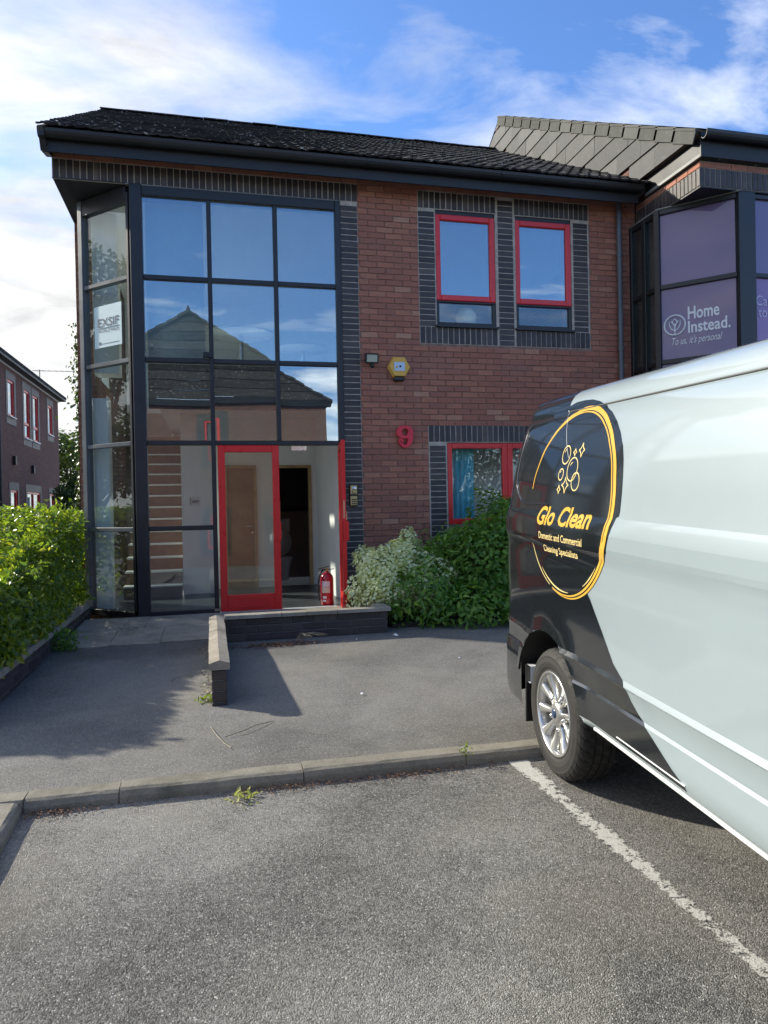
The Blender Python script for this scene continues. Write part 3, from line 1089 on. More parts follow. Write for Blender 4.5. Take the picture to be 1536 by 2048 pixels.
# unseen side glass added to admit sun behind the canted corner, and the soffit under the brick corner
pane('added_side_pane', [(-1.54, 1.30, -0.05), (-1.54, 0.70, -0.05), (-1.54, 0.70, 5.08), (-1.54, 1.30, 5.08)], 'clear glass', OFF)
MB().prism([(-1.70, 0.0), (-0.72, 0.0), (-0.72, 0.1), (-1.45, 0.9), (-1.45, 1.35), (-1.70, 1.35)], 'z', 5.087, 5.10).build('corner_soffit', 'fascia black', OFF)
MB().box(-0.9, 1.66, -0.014, 0.05, 5.078, 5.0895).build('brick_support_angle', 'lead flashing', OFF)

# doors
def door_leaf(mtx, label, handle_side, name='door'):
    """leaf in local coords: x 0..0.745 from the hinge, y thickness, z height"""
    W_, H_ = 0.742, 2.035
    st, bt, tp = 0.085, 0.20, 0.085
    m = MB()
    for (a, b, c, d) in [(0, st, 0, H_), (W_ - st, W_, 0, H_), (st, W_ - st, 0, bt), (st, W_ - st, H_ - tp, H_)]:
        m.bevbox(a, b, 0.0, 0.045, c, d, 0.006, mtx=mtx)
    d_ = m.build(name, 'red paint', OFF)
    if label:
        d_['label'] = label
    q = [mtx @ Vector(v) for v in [(st, 0.022, bt), (W_ - st, 0.022, bt), (W_ - st, 0.022, H_ - tp), (st, 0.022, H_ - tp)]]
    pane('door_pane', q, 'door glass', d_, tilt=0.001)
    # letter plate moulding in the bottom rail
    lp = MB()
    for (a, b, c, e) in [(0.21, 0.555, 0.045, 0.057), (0.21, 0.555, 0.15, 0.162), (0.21, 0.222, 0.057, 0.15), (0.543, 0.555, 0.057, 0.15)]:
        lp.box(a, b, -0.010, -0.001, c, e, mtx=mtx)
    lp.build('letter_plate', 'red paint', d_)
    hx = W_ - 0.035 if handle_side > 0 else 0.035
    for ysn in ((-1, 1)):
        h = MB()
        y0_, y1_ = (-0.028, -0.001) if ysn < 0 else (0.046, 0.074)
        h.bevbox(hx - 0.045, hx + 0.045, y0_, y1_, 0.86, 1.085, 0.006, mtx=mtx)
        h.build('push_plate', 'red paint', d_)
    lk = MB()
    lk.box(W_ - 0.004, W_ + 0.002, 0.012, 0.033, 1.12, 1.33, mtx=mtx)
    lk.box(hx - 0.012, hx + 0.012, 0.046, 0.058, 1.10, 1.2, mtx=mtx)
    lk.build('lock', 'chrome', d_)
    kn = MB()
    kn.tube([mtx @ Vector((hx - 0.03, 0.09, 0.35)), mtx @ Vector((hx - 0.03, 0.09, 0.8))], 0.014, 8)
    return d_


CLOSED = Matrix.Translation((0.096, -0.004, -0.045))
door_leaf(CLOSED, 'closed red door leaf', 1)
da = Vector((-0.118, -0.993, 0)).normalized()
OPEN = Matrix(((da.x, da.y * -1, 0, 1.575), (da.y, da.x, 0, -0.012), (0, 0, 1, -0.045), (0, 0, 0, 1)))
OPEN = Matrix.Translation((1.575, -0.012, -0.045)) @ Matrix.Rotation(math.atan2(da.y, da.x), 4, 'Z')
door_leaf(OPEN, 'red door leaf standing open, seen edge-on', 1)
MB().box(0.085, 1.60, -0.01, 0.08, -0.058, -0.048).build('door_threshold', 'silver edge', OFF)
cl = MB()
cl.box(1.0, 1.14, 0.055, 0.10, 1.93, 1.985)
cl.box(1.145, 1.19, 0.05, 0.10, 1.93, 1.985)
cl.build('door_closer', 'chrome', OFF)

# windows
def red_window(x0, x1, z0, z1, low, name='window', jamb=0.075, y=-0.004, y1_=0.075, gl='solar glass'):
    """red sash (z0..z1) over a small fixed light (low..z0)"""
    f = MB()
    for (a, b, c, d) in [(x0, x0 + jamb, z0, z1), (x1 - jamb, x1, z0, z1), (x0 + jamb, x1 - jamb, z0, z0 + jamb), (x0 + jamb, x1 - jamb, z1 - jamb, z1)]:
        f.bevbox(a, b, y + 0.018, y1_, c, d, 0.010)
    w = f.build(name, 'red paint', OFF)
    o = MB()
    MB().box(x0 - 0.003, x1 + 0.003, y + 0.03, y1_ + 0.01, z1 + 0.001, z1 + 0.05).build('window_head', 'black frame', w)
    if low is not None:
        for (a, b, c, d) in [(x0 - 0.003, x1 + 0.003, z0 - 0.03, z0 - 0.002), (x0 - 0.003, x0 + 0.045, low, z0 - 0.03), (x1 - 0.045, x1 + 0.003, low, z0 - 0.03), (x0 + 0.045, x1 - 0.045, low, low + 0.04)]:
            o.bevbox(a, b, y + 0.022, y1_, c, d, 0.006)
    if o.v:
        o.build('outer_frame', 'black frame', w)
    pane('window_pane', [(x0 + jamb, 0.045, z0 + jamb), (x1 - jamb, 0.045, z0 + jamb), (x1 - jamb, 0.045, z1 - jamb), (x0 + jamb, 0.045, z1 - jamb)], gl, w)
    if low is not None:
        pane('window_pane', [(x0 + 0.045, 0.045, low + 0.04), (x1 - 0.045, 0.045, low + 0.04), (x1 - 0.045, 0.045, z0 - 0.03), (x0 + 0.045, 0.045, z0 - 0.03)], 'clear glass', w)
        s = MB()
        s.prism([(-0.045, low - 0.012), (0.07, low - 0.006), (0.07, low - 0.032), (-0.045, low - 0.036)], 'x', x0 - 0.02, x1 + 0.02)
        s.build('window_sill', 'black frame', w)
    return w


red_window(2.932, 3.772, 3.90, 5.03, 3.575)
red_window(4.058, 4.888, 3.90, 5.03, 3.575)
red_window(3.04, 3.90, 0.945, 2.025, None, gl='window glass')
red_window(3.90, 4.86, 0.945, 2.025, None, gl='window glass')

# lobby and offices behind the glass
inn = MB()
inn.prism([(-1.44, 0.72), (-0.84, 0.12), (1.9, 0.12), (1.9, 2.72), (-1.44, 2.72)], 'z', -0.10, -0.05)
inn.build('lobby_floor', 'dark floor', OFF)
fl = MB()
fl.box(-0.68, 5.7, 0.40, 7.0, 2.66, 2.96)
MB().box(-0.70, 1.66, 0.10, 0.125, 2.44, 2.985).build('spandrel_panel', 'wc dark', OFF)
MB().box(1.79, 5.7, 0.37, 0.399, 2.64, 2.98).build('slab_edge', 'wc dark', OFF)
fl.build('upper_floor', 'white plaster', OFF)
MB().prism([(-1.42, 0.75), (-0.9, 0.2), (5.7, 0.31), (5.7, 7.0), (-1.42, 7.0)], 'z', 5.0, 5.04).build('office_ceiling', 'ceiling white', OFF)
iw = MB()
iw.box(-0.42, 0.04, 2.15, 2.25, -0.05, 2.66)          # white lobby partition
iw.box(0.0, 0.21, 2.70, 2.78, -0.05, 2.66)
iw.box(0.21, 1.6, 2.70, 2.78, 1.87, 2.66)
iw.box(0.72, 1.02, 2.70, 2.78, -0.05, 1.87)
iw.box(1.6, 1.9, 2.70, 2.78, -0.05, 2.66)
iw.box(1.69, 1.78, 0.31, 2.69, -0.05, 2.66)
iw.build('lobby_wall', 'white plaster', OFF)
bk = MB()
bk.box(-1.42, 5.7, 4.6, 4.7, 2.97, 5.0)
bk.box(-1.42, -0.69, 5.3, 5.4, 2.0, 3.6)
bk.box(1.79, 5.7, 3.6, 3.7, -0.05, 2.65)
bk.build('office_wall', 'white plaster', OFF)
co = MB()
co.bevbox(-1.43, -1.24, 0.72, 1.0, -0.05, 2.65, 0.004)
co.bevbox(-1.40, -1.10, 0.74, 1.05, 2.97, 4.99, 0.004)
co.build('white_column', 'white plaster', OFF)
jm = MB()
for (a, b) in [(0.21, 0.255), (0.675, 0.72), (1.02, 1.065), (1.56, 1.605)]:
    jm.box(a, b, 2.668, 2.80, -0.05, 1.87)
for (a, b) in [(0.21, 0.72), (1.02, 1.605)]:
    jm.box(a, b, 2.665, 2.81, 1.86, 1.905)
jm.build('door_lining', 'pale wood', OFF)
idr = MB().box(0.256, 0.674, 2.70, 2.74, -0.05, 1.86)
idr.build('inner_door', 'brown door', OFF)
for hx_ in (0.64, 1.09):
    lh = MB()
    lh.tube([(hx_, 2.67, 0.93), (hx_, 2.63, 0.93), (hx_ - 0.11, 2.63, 0.93)], 0.011, 8)
    lh.tube([(hx_, 2.672, 0.83), (hx_, 2.664, 0.83)], 0.02, 10)
    lh.build('lever_handle', 'chrome', OFF)
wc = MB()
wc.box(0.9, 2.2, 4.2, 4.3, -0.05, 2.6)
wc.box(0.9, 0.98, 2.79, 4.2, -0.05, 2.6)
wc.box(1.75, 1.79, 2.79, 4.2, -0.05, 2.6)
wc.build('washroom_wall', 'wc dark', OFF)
wp = MB().box(0.99, 1.74, 4.12, 4.19, -0.05, 1.15)
wp.build('washroom_panel', 'wc panel', OFF)
# staircase with white nosings
st = thing('staircase', 'brown staircase with white edged treads behind the dark glass left of the red door', 'staircase', (-0.85, 2.0, -0.05))
for k in range(14):
    z0, y0 = -0.05 + k * 0.19, 1.75 + k * 0.25
    MB().box(-1.22, -0.43, y0 + 0.02, y0 + 0.27, z0, z0 + 0.163).build('stair_riser', 'stair wood', st)
    MB().bevbox(-1.225, -0.425, y0 - 0.012, y0 + 0.262, z0 + 0.164, z0 + 0.19, 0.005).build('stair_nosing', 'white plastic', st)

# vertical blind in the upper floor bay
bl = thing('vertical_blind', 'pale slatted blind behind the second glass row of the entrance bay', 'blind', (-0.4, 0.25, 4.0))
for k in range(13):
    x = -0.70 + k * 0.052
    MB().add([(x, 0.20, 3.04), (x + 0.055, 0.222, 3.04), (x + 0.055, 0.222, 4.96), (x, 0.20, 4.96), (x, 0.203, 3.04), (x + 0.055, 0.225, 3.04), (x + 0.055, 0.225, 4.96), (x, 0.203, 4.96)],
             [(0, 1, 2, 3), (7, 6, 5, 4), (0, 4, 5, 1), (3, 2, 6, 7), (0, 3, 7, 4), (1, 5, 6, 2)]).build('slat', 'blind cloth', bl)
MB().box(-0.72, -0.02, 0.19, 0.235, 4.962, 4.985).build('head_rail', 'white plastic', bl)
# round white tables seen from below
for (x, y, z, r, lab) in [(0.48, 1.6, 3.72, 0.46, 'larger round white table rim behind the glass above the red door'), (1.45, 2.2, 3.66, 0.42, 'smaller round white table rim behind the right glass of the second row')]:
    tb = thing('round_table', lab, 'table', (x, y, 2.96))
    MB().lathe([(0.0, z), (r, z), (r + 0.012, z + 0.015), (r, z + 0.03), (0, z + 0.03)], 40, Matrix.Translation((x, y, 0))).build('tabletop', 'ceramic', tb)
    MB().tube([(x, y, 2.96), (x, y, z)], 0.035, 12).build('leg', 'chrome', tb)
pot = MB()
pot.lathe([(0.0, 3.60), (0.10, 3.60), (0.135, 3.66), (0.14, 3.78), (0.09, 3.84), (0.075, 3.875), (0.0, 3.875)], 24, Matrix.Translation((3.42, 0.22, 0)))
tag(pot.build('pot', 'label cream'), 'cream round pot on the sill behind the left upper red window', 'pot')
tag(MB().box(3.30, 3.56, 0.13, 0.24, 3.572, 3.599).build('shelf', 'white plastic'), 'white inside ledge under the cream pot in the upper left window', 'shelf')
cur = MB()
vs = []
for k in range(25):
    x = 3.11 + k * 0.0165
    y = 0.26 + 0.014 * math.sin(k * 1.35)
    vs += [(x, y, 0.90), (x, y, 2.05), (x, y + 0.004, 0.90), (x, y + 0.004, 2.05)]
for k in range(24):
    a, b = k * 4, k * 4 + 4
    cur.add([], [])
cur.add(vs, [(k * 4, k * 4 + 4, k * 4 + 5, k * 4 + 1) for k in range(24)] + [(k * 4 + 2, k * 4 + 3, k * 4 + 7, k * 4 + 6) for k in range(24)], 0, True)
tag(cur.build('curtain', 'blue curtain', fix=False), 'turquoise curtain hanging inside the ground floor red window', 'curtain')
# toilet
tl = thing('toilet', 'white toilet in the dark washroom past the open doorway', 'toilet', (1.2, 3.75, -0.05))
MB().lathe([(0.11, -0.05), (0.12, 0.1), (0.19, 0.32), (0.2, 0.36), (0.14, 0.36), (0.1, 0.2), (0, 0.18)], 24, Matrix.Translation((1.22, 3.75, 0)) @ Matrix.Diagonal((0.9, 1.25, 1, 1))).build('bowl', 'ceramic', tl)
sm = Matrix.Translation((1.22, 3.92, 0.60)) @ Matrix.Rotation(rad(98), 4, 'X') @ Matrix.Diagonal((0.9, 1.2, 1, 1))
MB().lathe([(0, -0.012), (0.195, -0.012), (0.2, 0), (0.195, 0.012), (0, 0.012)], 24, sm).build('lid', 'ceramic', tl)
MB().bevbox(1.06, 1.38, 4.02, 4.115, 0.78, 1.02, 0.01).build('cistern', 'ceramic', tl)
rail = MB().tube([(1.0, 4.06, 1.19), (1.7, 4.06, 1.19)], 0.018, 8)
tag(rail.build('grab_rail', 'black plastic'), 'black rail on the washroom wall above the toilet', 'rail')
# wall notice in the lobby
nt = thing('notice', 'small grey notice on the white lobby wall left of the red door', 'notice', (-0.24, 2.14, 1.3))
MB().box(-0.31, -0.15, 2.135, 2.149, 1.27, 1.41).build('sheet', 'label white', nt)
MB().box(-0.295, -0.285, 2.13, 2.134, 1.29, 1.39).box(-0.27, -0.165, 2.13, 2.134, 1.335, 1.35).box(-0.27, -0.185, 2.13, 2.134, 1.315, 1.325).build('print', 'alloy dark', nt)

# poster on the canted pane
ps = thing('poster', 'white company poster with dark blue lettering on the canted glass', 'poster', (CM @ Vector((-0.45, 0.05, 3.2))))
ps_m = CM @ Matrix.Translation((0, 0.014, 0))
MB().box(-0.70, -0.20, 0.0, 0.003, 3.225, 3.735, mtx=ps_m).build('sheet', 'poster sheet', ps)


def wall_text(body, w, h, mtx, mat, parent, name='lettering', bold=0.0, shear=0.0, extrude=0.0, spacing=1.0):
    """mtx takes text x,y,z into the world"""
    me = fit_text(body, w, h, bold, shear, extrude, spacing)
    me.transform(mtx)
    me.materials.clear()
    me.materials.append(M(mat))
    return link(name, me, parent)


TX = Matrix(((1, 0, 0, 0), (0, 0, -1, 0), (0, 1, 0, 0), (0, 0, 0, 1)))      # text x->x, y->z, facing -y
wall_text('EXSIF', 0.39, 0.105, ps_m @ Matrix.Translation((-0.635, -0.003, 3.475)) @ TX, 'poster print', ps, bold=0.012)
wall_text('WORLDWIDE', 0.38, 0.042, ps_m @ Matrix.Translation((-0.63, -0.003, 3.405)) @ TX, 'poster print', ps, bold=0.0, spacing=1.05)
MB().box(-0.635, -0.245, -0.003, -0.001, 3.457, 3.462, mtx=ps_m).box(-0.62, -0.585, -0.003, -0.001, 3.262, 3.275, mtx=ps_m).box(-0.62, -0.585, -0.003, -0.001, 3.281, 3.294, mtx=ps_m).box(-0.57, -0.25, -0.003, -0.001, 3.268, 3.271, mtx=ps_m).build('emblem', 'poster print', ps)

# wall fittings
nn = MB()


def thick(pts, wid, y0, y1, m=nn):
    """extruded stroke with varying width"""
    L_, R_ = [], []
    for i in range(len(pts)):
        p0, p1 = Vector(pts[max(0, i - 1)]), Vector(pts[min(len(pts) - 1, i + 1)])
        d = (p1 - p0).normalized()
        nrm = Vector((-d.y, d.x))
        L_.append(Vector(pts[i]) + nrm * wid[i] / 2)
        R_.append(Vector(pts[i]) - nrm * wid[i] / 2)
    n = len(pts)
    vs = [(q.x, y0, q.y) for q in L_ + R_] + [(q.x, y1, q.y) for q in L_ + R_]
    fs = []
    for i in range(n - 1):
        fs += [(i, i + 1, n + i + 1, n + i), (2 * n + i, 3 * n + i, 3 * n + i + 1, 2 * n + i + 1), (i, 2 * n + i, 2 * n + i + 1, i + 1), (n + i, n + i + 1, 3 * n + i + 1, 3 * n + i)]
    fs += [(0, n, 3 * n, 2 * n), (n - 1, 3 * n - 1, 4 * n - 1, 2 * n - 1)]
    m.add(vs, fs)


ncx, ncz = 2.458, 2.158
bowl = [(ncx + 0.078 * math.cos(2 * PI * k / 40), ncz + 0.066 * math.sin(2 * PI * k / 40)) for k in range(41)]
bw = [0.034 + 0.032 * abs(math.cos(2 * PI * k / 40)) ** 1.5 for k in range(41)]
thick(bowl, bw, -0.046, -0.006)
tail = [(ncx + 0.078 * math.cos(a) - 0.002, 2.112 + 0.14 * math.sin(a) if math.sin(a) < 0 else 2.112 + 0.05 * math.sin(a)) for a in [rad(60 - 205 * k / 24) for k in range(25)]]
tw_ = [0.064 if k < 11 else 0.064 - 0.032 * (k - 11) / 7 if k < 18 else 0.032 + 0.01 * (k - 18) / 6 for k in range(25)]
thick(tail, tw_, -0.0455, -0.0065)
nn.lathe([(0.0, 0.0), (0.033, 0.0), (0.033, 0.0385), (0.0, 0.0385)], 20, Matrix.Translation((tail[-1][0] + 0.012, -0.007, tail[-1][1] + 0.012)) @ Matrix.Rotation(PI / 2, 4, 'X'), 0, False)
nine = nn.build('house_number', 'letter red')
tag(nine, 'big red number nine fixed to the brick wall', 'number')

fl_ = thing('floodlight', 'black square floodlight on the brick wall beside the yellow alarm box', 'floodlight', (2.03, -0.02, 3.06))
fmx = Matrix.Translation((2.03, -0.095, 3.085)) @ Matrix.Rotation(rad(14), 4, 'X') @ Matrix.Rotation(rad(8), 4, 'Z')
MB().bevbox(-0.088, 0.088, 0.0, 0.035, -0.062, 0.062, 0.008, mtx=fmx).build('housing', 'black plastic', fl_)
MB().box(-0.07, 0.07, -0.004, -0.001, -0.045, 0.045, mtx=fmx).build('lens', 'lamp glass', fl_)
MB().box(-0.05, 0.05, -0.06, -0.002, 3.05, 3.11).build('bracket', 'black plastic', fl_)
MB().lathe([(0, -0.03), (0.02, -0.025), (0.026, 0), (0.02, 0.03), (0, 0.03)], 12, Matrix.Translation((2.035, -0.075, 2.995))).build('sensor', 'black plastic', fl_)

al = thing('alarm_box', 'yellow hexagonal alarm box on the brick wall above the red nine', 'alarm box', (2.393, 0, 2.99))
hexp = [(0.145 * math.cos(PI / 3 * k), 0.145 * math.sin(PI / 3 * k) * 0.985) for k in range(6)]
am = MB()
am.prism([(2.393 + x * 1.04, 2.992 + z * 1.04) for x, z in hexp], 'y', -0.05, -0.002)
vs = [(2.393 + x, -0.05, 2.992 + z) for x, z in hexp] + [(2.393 + x * 0.93, -0.078, 2.992 + z * 0.93) for x, z in hexp]
am.add(vs, [(k, (k + 1) % 6, 6 + (k + 1) % 6, 6 + k) for k in range(6)] + [(6, 7, 8, 9, 10, 11)])
am.build('cover', 'alarm yellow', al)
sl = MB()
for k in range(5):
    f = 0.15 + k * 0.16
    x, z = 2.393 - 0.149 + f * 0.07, 2.992 - f * 0.125
    sl.box(x - 0.003, x + 0.02, -0.046, -0.010, z - 0.012, z - 0.004)
sl.build('vent', 'brass', al)
MB().box(2.323, 2.463, -0.0815, -0.079, 2.94, 3.05).build('label_plate', 'label blue', al)
lt = MB()
lt.prism([(2.338, 2.975), (2.376, 2.975), (2.357, 3.012)], 'y', -0.084, -0.082)
lt.build('warning_mark', 'alarm yellow', al)
MB().lathe([(0, 0), (0.014, 0), (0.014, 0.003), (0, 0.003)], 14, Matrix.Translation((2.402, -0.085, 2.995)) @ Matrix.Rotation(-PI / 2, 4, 'X')).build('button', 'black plastic', al)
MB().bevbox(2.325, 2.455, -0.075, -0.004, 2.815, 2.868, 0.01).build('strobe', 'black plastic', al)

ic = thing('entry_panel', 'brass coloured door entry panel on the dark bricks beside the open door', 'intercom', (1.775, -0.01, 1.22))
MB().bevbox(1.715, 1.825, -0.03, -0.002, 1.215, 1.49, 0.006).build('backplate', 'black plastic', ic)
MB().bevbox(1.725, 1.815, -0.036, -0.0305, 1.365, 1.48, 0.004).build('camera_plate', 'brass', ic)
MB().bevbox(1.725, 1.815, -0.036, -0.0305, 1.225, 1.345, 0.004).build('keypad_plate', 'brass', ic)
MB().lathe([(0, 0.004), (0.024, 0.002), (0.026, 0), (0.026, -0.004)], 20, Matrix.Translation((1.775, -0.038, 1.44)) @ Matrix.Rotation(PI / 2, 4, 'X')).build('lens', 'chrome', ic)
bt = MB()
for r_ in range(3):
    for q_ in range(3):
        bt.box(1.745 + q_ * 0.022, 1.761 + q_ * 0.022, -0.041, -0.037, 1.24 + r_ * 0.026, 1.256 + r_ * 0.026)
bt.box(1.745, 1.805, -0.041, -0.037, 1.375, 1.385).box(1.745, 1.76, -0.041, -0.037, 1.395, 1.41)
bt.build('keypad', 'black plastic', ic)
tag(MB().bevbox(1.622, 1.648, -0.028, -0.014, 1.62, 1.67, 0.003).build('contact_box', 'white plastic'), 'small white sensor box on the door frame, upper of two', 'sensor')
tag(MB().bevbox(1.622, 1.662, -0.028, -0.014, 1.335, 1.41, 0.003).build('contact_box', 'white plastic'), 'white push button box on the door frame, lower of two', 'button')

# fire extinguisher on the doorstep
fe = thing('fire_extinguisher', 'red fire extinguisher standing in the open doorway', 'fire extinguisher', (1.44, 0.2, -0.05))
FM = Matrix.Translation((1.44, 0.2, -0.05))
MB().lathe([(0, 0), (0.078, 0.0), (0.085, 0.012), (0.085, 0.33), (0.078, 0.37), (0.05, 0.405), (0.024, 0.42), (0.022, 0.435), (0, 0.436)], 28, FM).build('cylinder', 'extinguisher red', fe)
lb = MB()
a0, a1 = rad(210), rad(300)
for (z0, z1, aa, bb) in [(0.24, 0.31, 215, 285), (0.09, 0.12, 220, 255), (0.05, 0.07, 220, 250)]:
    vs = []
    for k in range(9):
        a = rad(aa + (bb - aa) * k / 8)
        vs += [FM @ Vector((0.0862 * math.cos(a), 0.0862 * math.sin(a), z0)), FM @ Vector((0.0862 * math.cos(a), 0.0862 * math.sin(a), z1))]
    lb.add(vs, [(k * 2, k * 2 + 2, k * 2 + 3, k * 2 + 1) for k in range(8)], 0, True)
lb.build('paper_label', 'label white', fe)
lb = MB()
vs = []
for k in range(9):
    a = rad(215 + 70 * k / 8)
    vs += [FM @ Vector((0.0862 * math.cos(a), 0.0862 * math.sin(a), 0.16)), FM @ Vector((0.0862 * math.cos(a), 0.0862 * math.sin(a), 0.235))]
lb.add(vs, [(k * 2, k * 2 + 2, k * 2 + 3, k * 2 + 1) for k in range(8)], 0, True)
lb.build('colour_band', 'label cream', fe)
hv = MB()
hv.box(-0.02, 0.02, -0.02, 0.02, 0.436, 0.475, mtx=FM)
hv.build('valve', 'brass', fe)
hn = MB()
hn.box(-0.015, 0.13, -0.012, 0.012, 0.475, 0.483, mtx=FM @ Matrix.Rotation(rad(-12), 4, 'Y'))
hn.box(-0.015, 0.12, -0.012, 0.012, 0.45, 0.458, mtx=FM @ Matrix.Rotation(rad(-3), 4, 'Y'))
hn.build('handle', 'black plastic', fe)
hs = MB()
hs.tube([FM @ Vector(q) for q in [(-0.02, 0, 0.455), (-0.06, -0.01, 0.45), (-0.095, -0.02, 0.41), (-0.112, -0.02, 0.33), (-0.115, -0.015, 0.2), (-0.108, -0.01, 0.06)]], 0.0105, 8)
hs.build('hose', 'black plastic', fe)

# ------------------------------------------------------------------ neighbouring building on the right
NB = thing('neighbour_building', 'brick office building on the right with purple window film and a grey slate gable', 'building', (8.0, -1.37, -0.1))
nw = MB()
NX, NY = 5.885, -1.37
nw.box(NX + 0.01, NX + 0.25, NY + 0.24, -0.005, 5.04, 5.345)
nw.box(NX + 0.01, 16, NY + 0.01, NY + 0.24, 5.04, 5.345)
nwall = nw.build('brick_wall', 'grey mortar', NB)
nk = 0
for k in range(int((-0.01 - NY) / 0.075)):
    put_brick('dark_brick', nwall, NX, NY + 0.0375 + k * 0.075, 5.152, 0.215, 0.065, True, -PI / 2)
for k in range(60):
    put_brick('dark_brick', nwall, NX + 0.0375 + k * 0.075, NY, 5.152, 0.215, 0.065, True)
for k in range(6):
    put_brick('red_brick', nwall, NX, NY + 0.115 + k * 0.225, 5.30, 0.215, 0.065, False, -PI / 2)
for k in range(20):
    put_brick('red_brick', nwall, NX + 0.11 + k * 0.225, NY, 5.30, 0.215)
# soffit, fascia
MB().prism([(NX - 0.1, 0.0), (NX - 0.1, -0.62), (NX + 0.0, -0.70), (NX + 0.0, NY), (16, NY), (16, -0.2), (6.6, -0.2)], 'z', 5.018, 5.034).build('soffit_board', 'fascia black', NB)
fb = MB()
fb.box(NX - 0.025, NX + 0.005, NY - 0.08, -0.28, 5.35, 5.60)
fb.box(NX - 0.05, 16, NY - 0.09, NY - 0.065, 5.35, 5.66)
fb.build('fascia_board', 'fascia black', NB)
fs_ = MB()
fs_.prism([(NX - 0.050, 5.352), (NX - 0.027, 5.349), (NX - 0.027, 5.385), (NX - 0.040, 5.395)], 'y', NY - 0.085, -0.3)
fs_.build('flashing_strip', 'lead flashing', NB)
hd = MB()
hd.tube([(NX - 0.11, 0.0, 5.02), (NX - 0.11, -0.66, 5.02), (NX + 0.56, NY - 0.03, 5.02)], 0.014, 6)
hd.build('head_flashing', 'lead flashing', NB)
gt = MB()
gp2 = [(y - (-0.365) + (NY - 0.16), z + 0.16) for y, z in gp]
gi2 = [(y - (-0.365) + (NY - 0.16), z + 0.16) for y, z in gin]
gt.prism(gp2 + gi2, 'x', NX - 0.06, 16)
gt.build('gutter', 'black gutter', NB)
# slate-hung gable
GX = 5.80
gsl = math.tan(rad(29.2))
AP = (4.5, 5.63 + (4.5 + 1.42) * gsl)
gb = MB()
gb.prism([(-1.42, 5.62), (AP[0], AP[1]), (AP[0] + 5.9, 5.62)], 'x', GX + 0.02, GX + 0.12)
gb.prism([(-0.5, 5.62), (10.0, 5.62), (10.0, 2.0), (-0.0, 2.0), (-0.0, 5.3)], 'x', NX + 0.26, NX + 0.4)
gable = gb.build('gable', 'distant brick', NB)
CH, SW = 0.29, 0.60
row = 0
while True:
    z0 = 5.60 + row * CH
    if z0 > AP[1]:
        break
    ylo = -1.42 + max(0, (z0 - 5.63)) / gsl
    yhi = AP[0] + 1.2
    y = math.floor(ylo / SW) * SW - (SW / 2 if row % 2 else 0)
    while y < yhi:
        # keep only slates between the verge and the neighbour's roof
        roofz = 5.47 + (y + SW + 0.42) * math.tan(PITCH)
        if z0 + CH > roofz - 0.15:
            poly = [(y + 0.003, z0), (y + SW - 0.003, z0), (y + SW - 0.003, z0 + CH + 0.02), (y + 0.003, z0 + CH + 0.02)]
            def vz(yy):
                return min(5.63 + (yy + 1.42) * gsl, AP[1] - (yy - AP[0]) * gsl)
            pp = []
            mm = len(poly)
            inside = [q[1] <= vz(q[0]) - 0.01 for q in poly]
            for i_ in range(mm):
                a, b = poly[i_], poly[(i_ + 1) % mm]
                if inside[i_]:
                    pp.append(a)
                if inside[i_] != inside[(i_ + 1) % mm]:
                    lo_, hi_ = 0.0, 1.0
                    fa = a[1] - vz(a[0]) + 0.01
                    for _ in range(18):
                        md = (lo_ + hi_) / 2
                        q = (a[0] + (b[0] - a[0]) * md, a[1] + (b[1] - a[1]) * md)
                        if (q[1] - vz(q[0]) + 0.01 <= 0) == (fa <= 0):
                            lo_ = md
                        else:
                            hi_ = md
                    pp.append((a[0] + (b[0] - a[0]) * lo_, a[1] + (b[1] - a[1]) * lo_))
            if len(pp) >= 3:
                j = random.uniform(-0.003, 0.003)
                front = [(GX - 0.016 * (1 - (q[1] - z0) / CH) + j, q[0], q[1]) for q in pp]
                back = [(GX + 0.012 - 0.016 * (1 - (q[1] - z0) / CH) + j, q[0], q[1]) for q in pp]
                n_ = len(pp)
                MB().add(front + back, [tuple(range(n_)), tuple(range(n_, 2 * n_))[::-1]] + [(i_, (i_ + 1) % n_, n_ + (i_ + 1) % n_, n_ + i_) for i_ in range(n_)]).build('hung_slate', 'hung slate', gable)
        y += SW
    row += 1
# verge tiles stepping up the gable edge
vl = math.hypot(AP[0] + 1.42, AP[1] - 5.63)
nv = 16
ga_ = math.atan2(AP[1] - 5.63, AP[0] + 1.42)
for k in range(nv):
    s0 = k * vl / nv
    L = vl / nv + 0.02
    mt = Matrix.Translation((0, -1.42 + s0 * math.cos(ga_), 5.63 + s0 * math.sin(ga_))) @ Matrix.Rotation(ga_ - 0.035, 4, 'X')
    v_ = MB()
    v_.box(GX - 0.045, GX + 0.30, -0.03, L, 0.028, 0.058, mtx=mt)
    v_.box(GX - 0.035, GX - 0.020, -0.03, L, -0.115, 0.028, mtx=mt)
    v_.build('verge_tile', 'verge concrete', gable)
# roof of the neighbour
rn = MB()
rn.add([(GX, -1.5, 5.66), (16, -1.5, 5.66), (16, AP[0], AP[1] + 0.05), (GX, AP[0], AP[1] + 0.05), (16, AP[0] + 5.9, 5.66), (GX, AP[0] + 5.9, 5.66)], [(0, 1, 2, 3), (3, 2, 4, 5)])
rn.build('roof', 'roof tile', NB)
# glazing with purple film
posts = MB()


def nb_box(name, a, b, z0, z1, d0=-0.012, d1=0.07, mat='black frame'):
    """bar between plan points a and b"""
    a, b = Vector((*a, 0)), Vector((*b, 0))
    mt = Matrix.Translation(a) @ Matrix.Rotation(math.atan2((b - a).y, (b - a).x), 4, 'Z')
    MB().bevbox(0, (b - a).length, d0, d1, z0, z1, 0.005, mtx=mt).build(name, mat, NB)


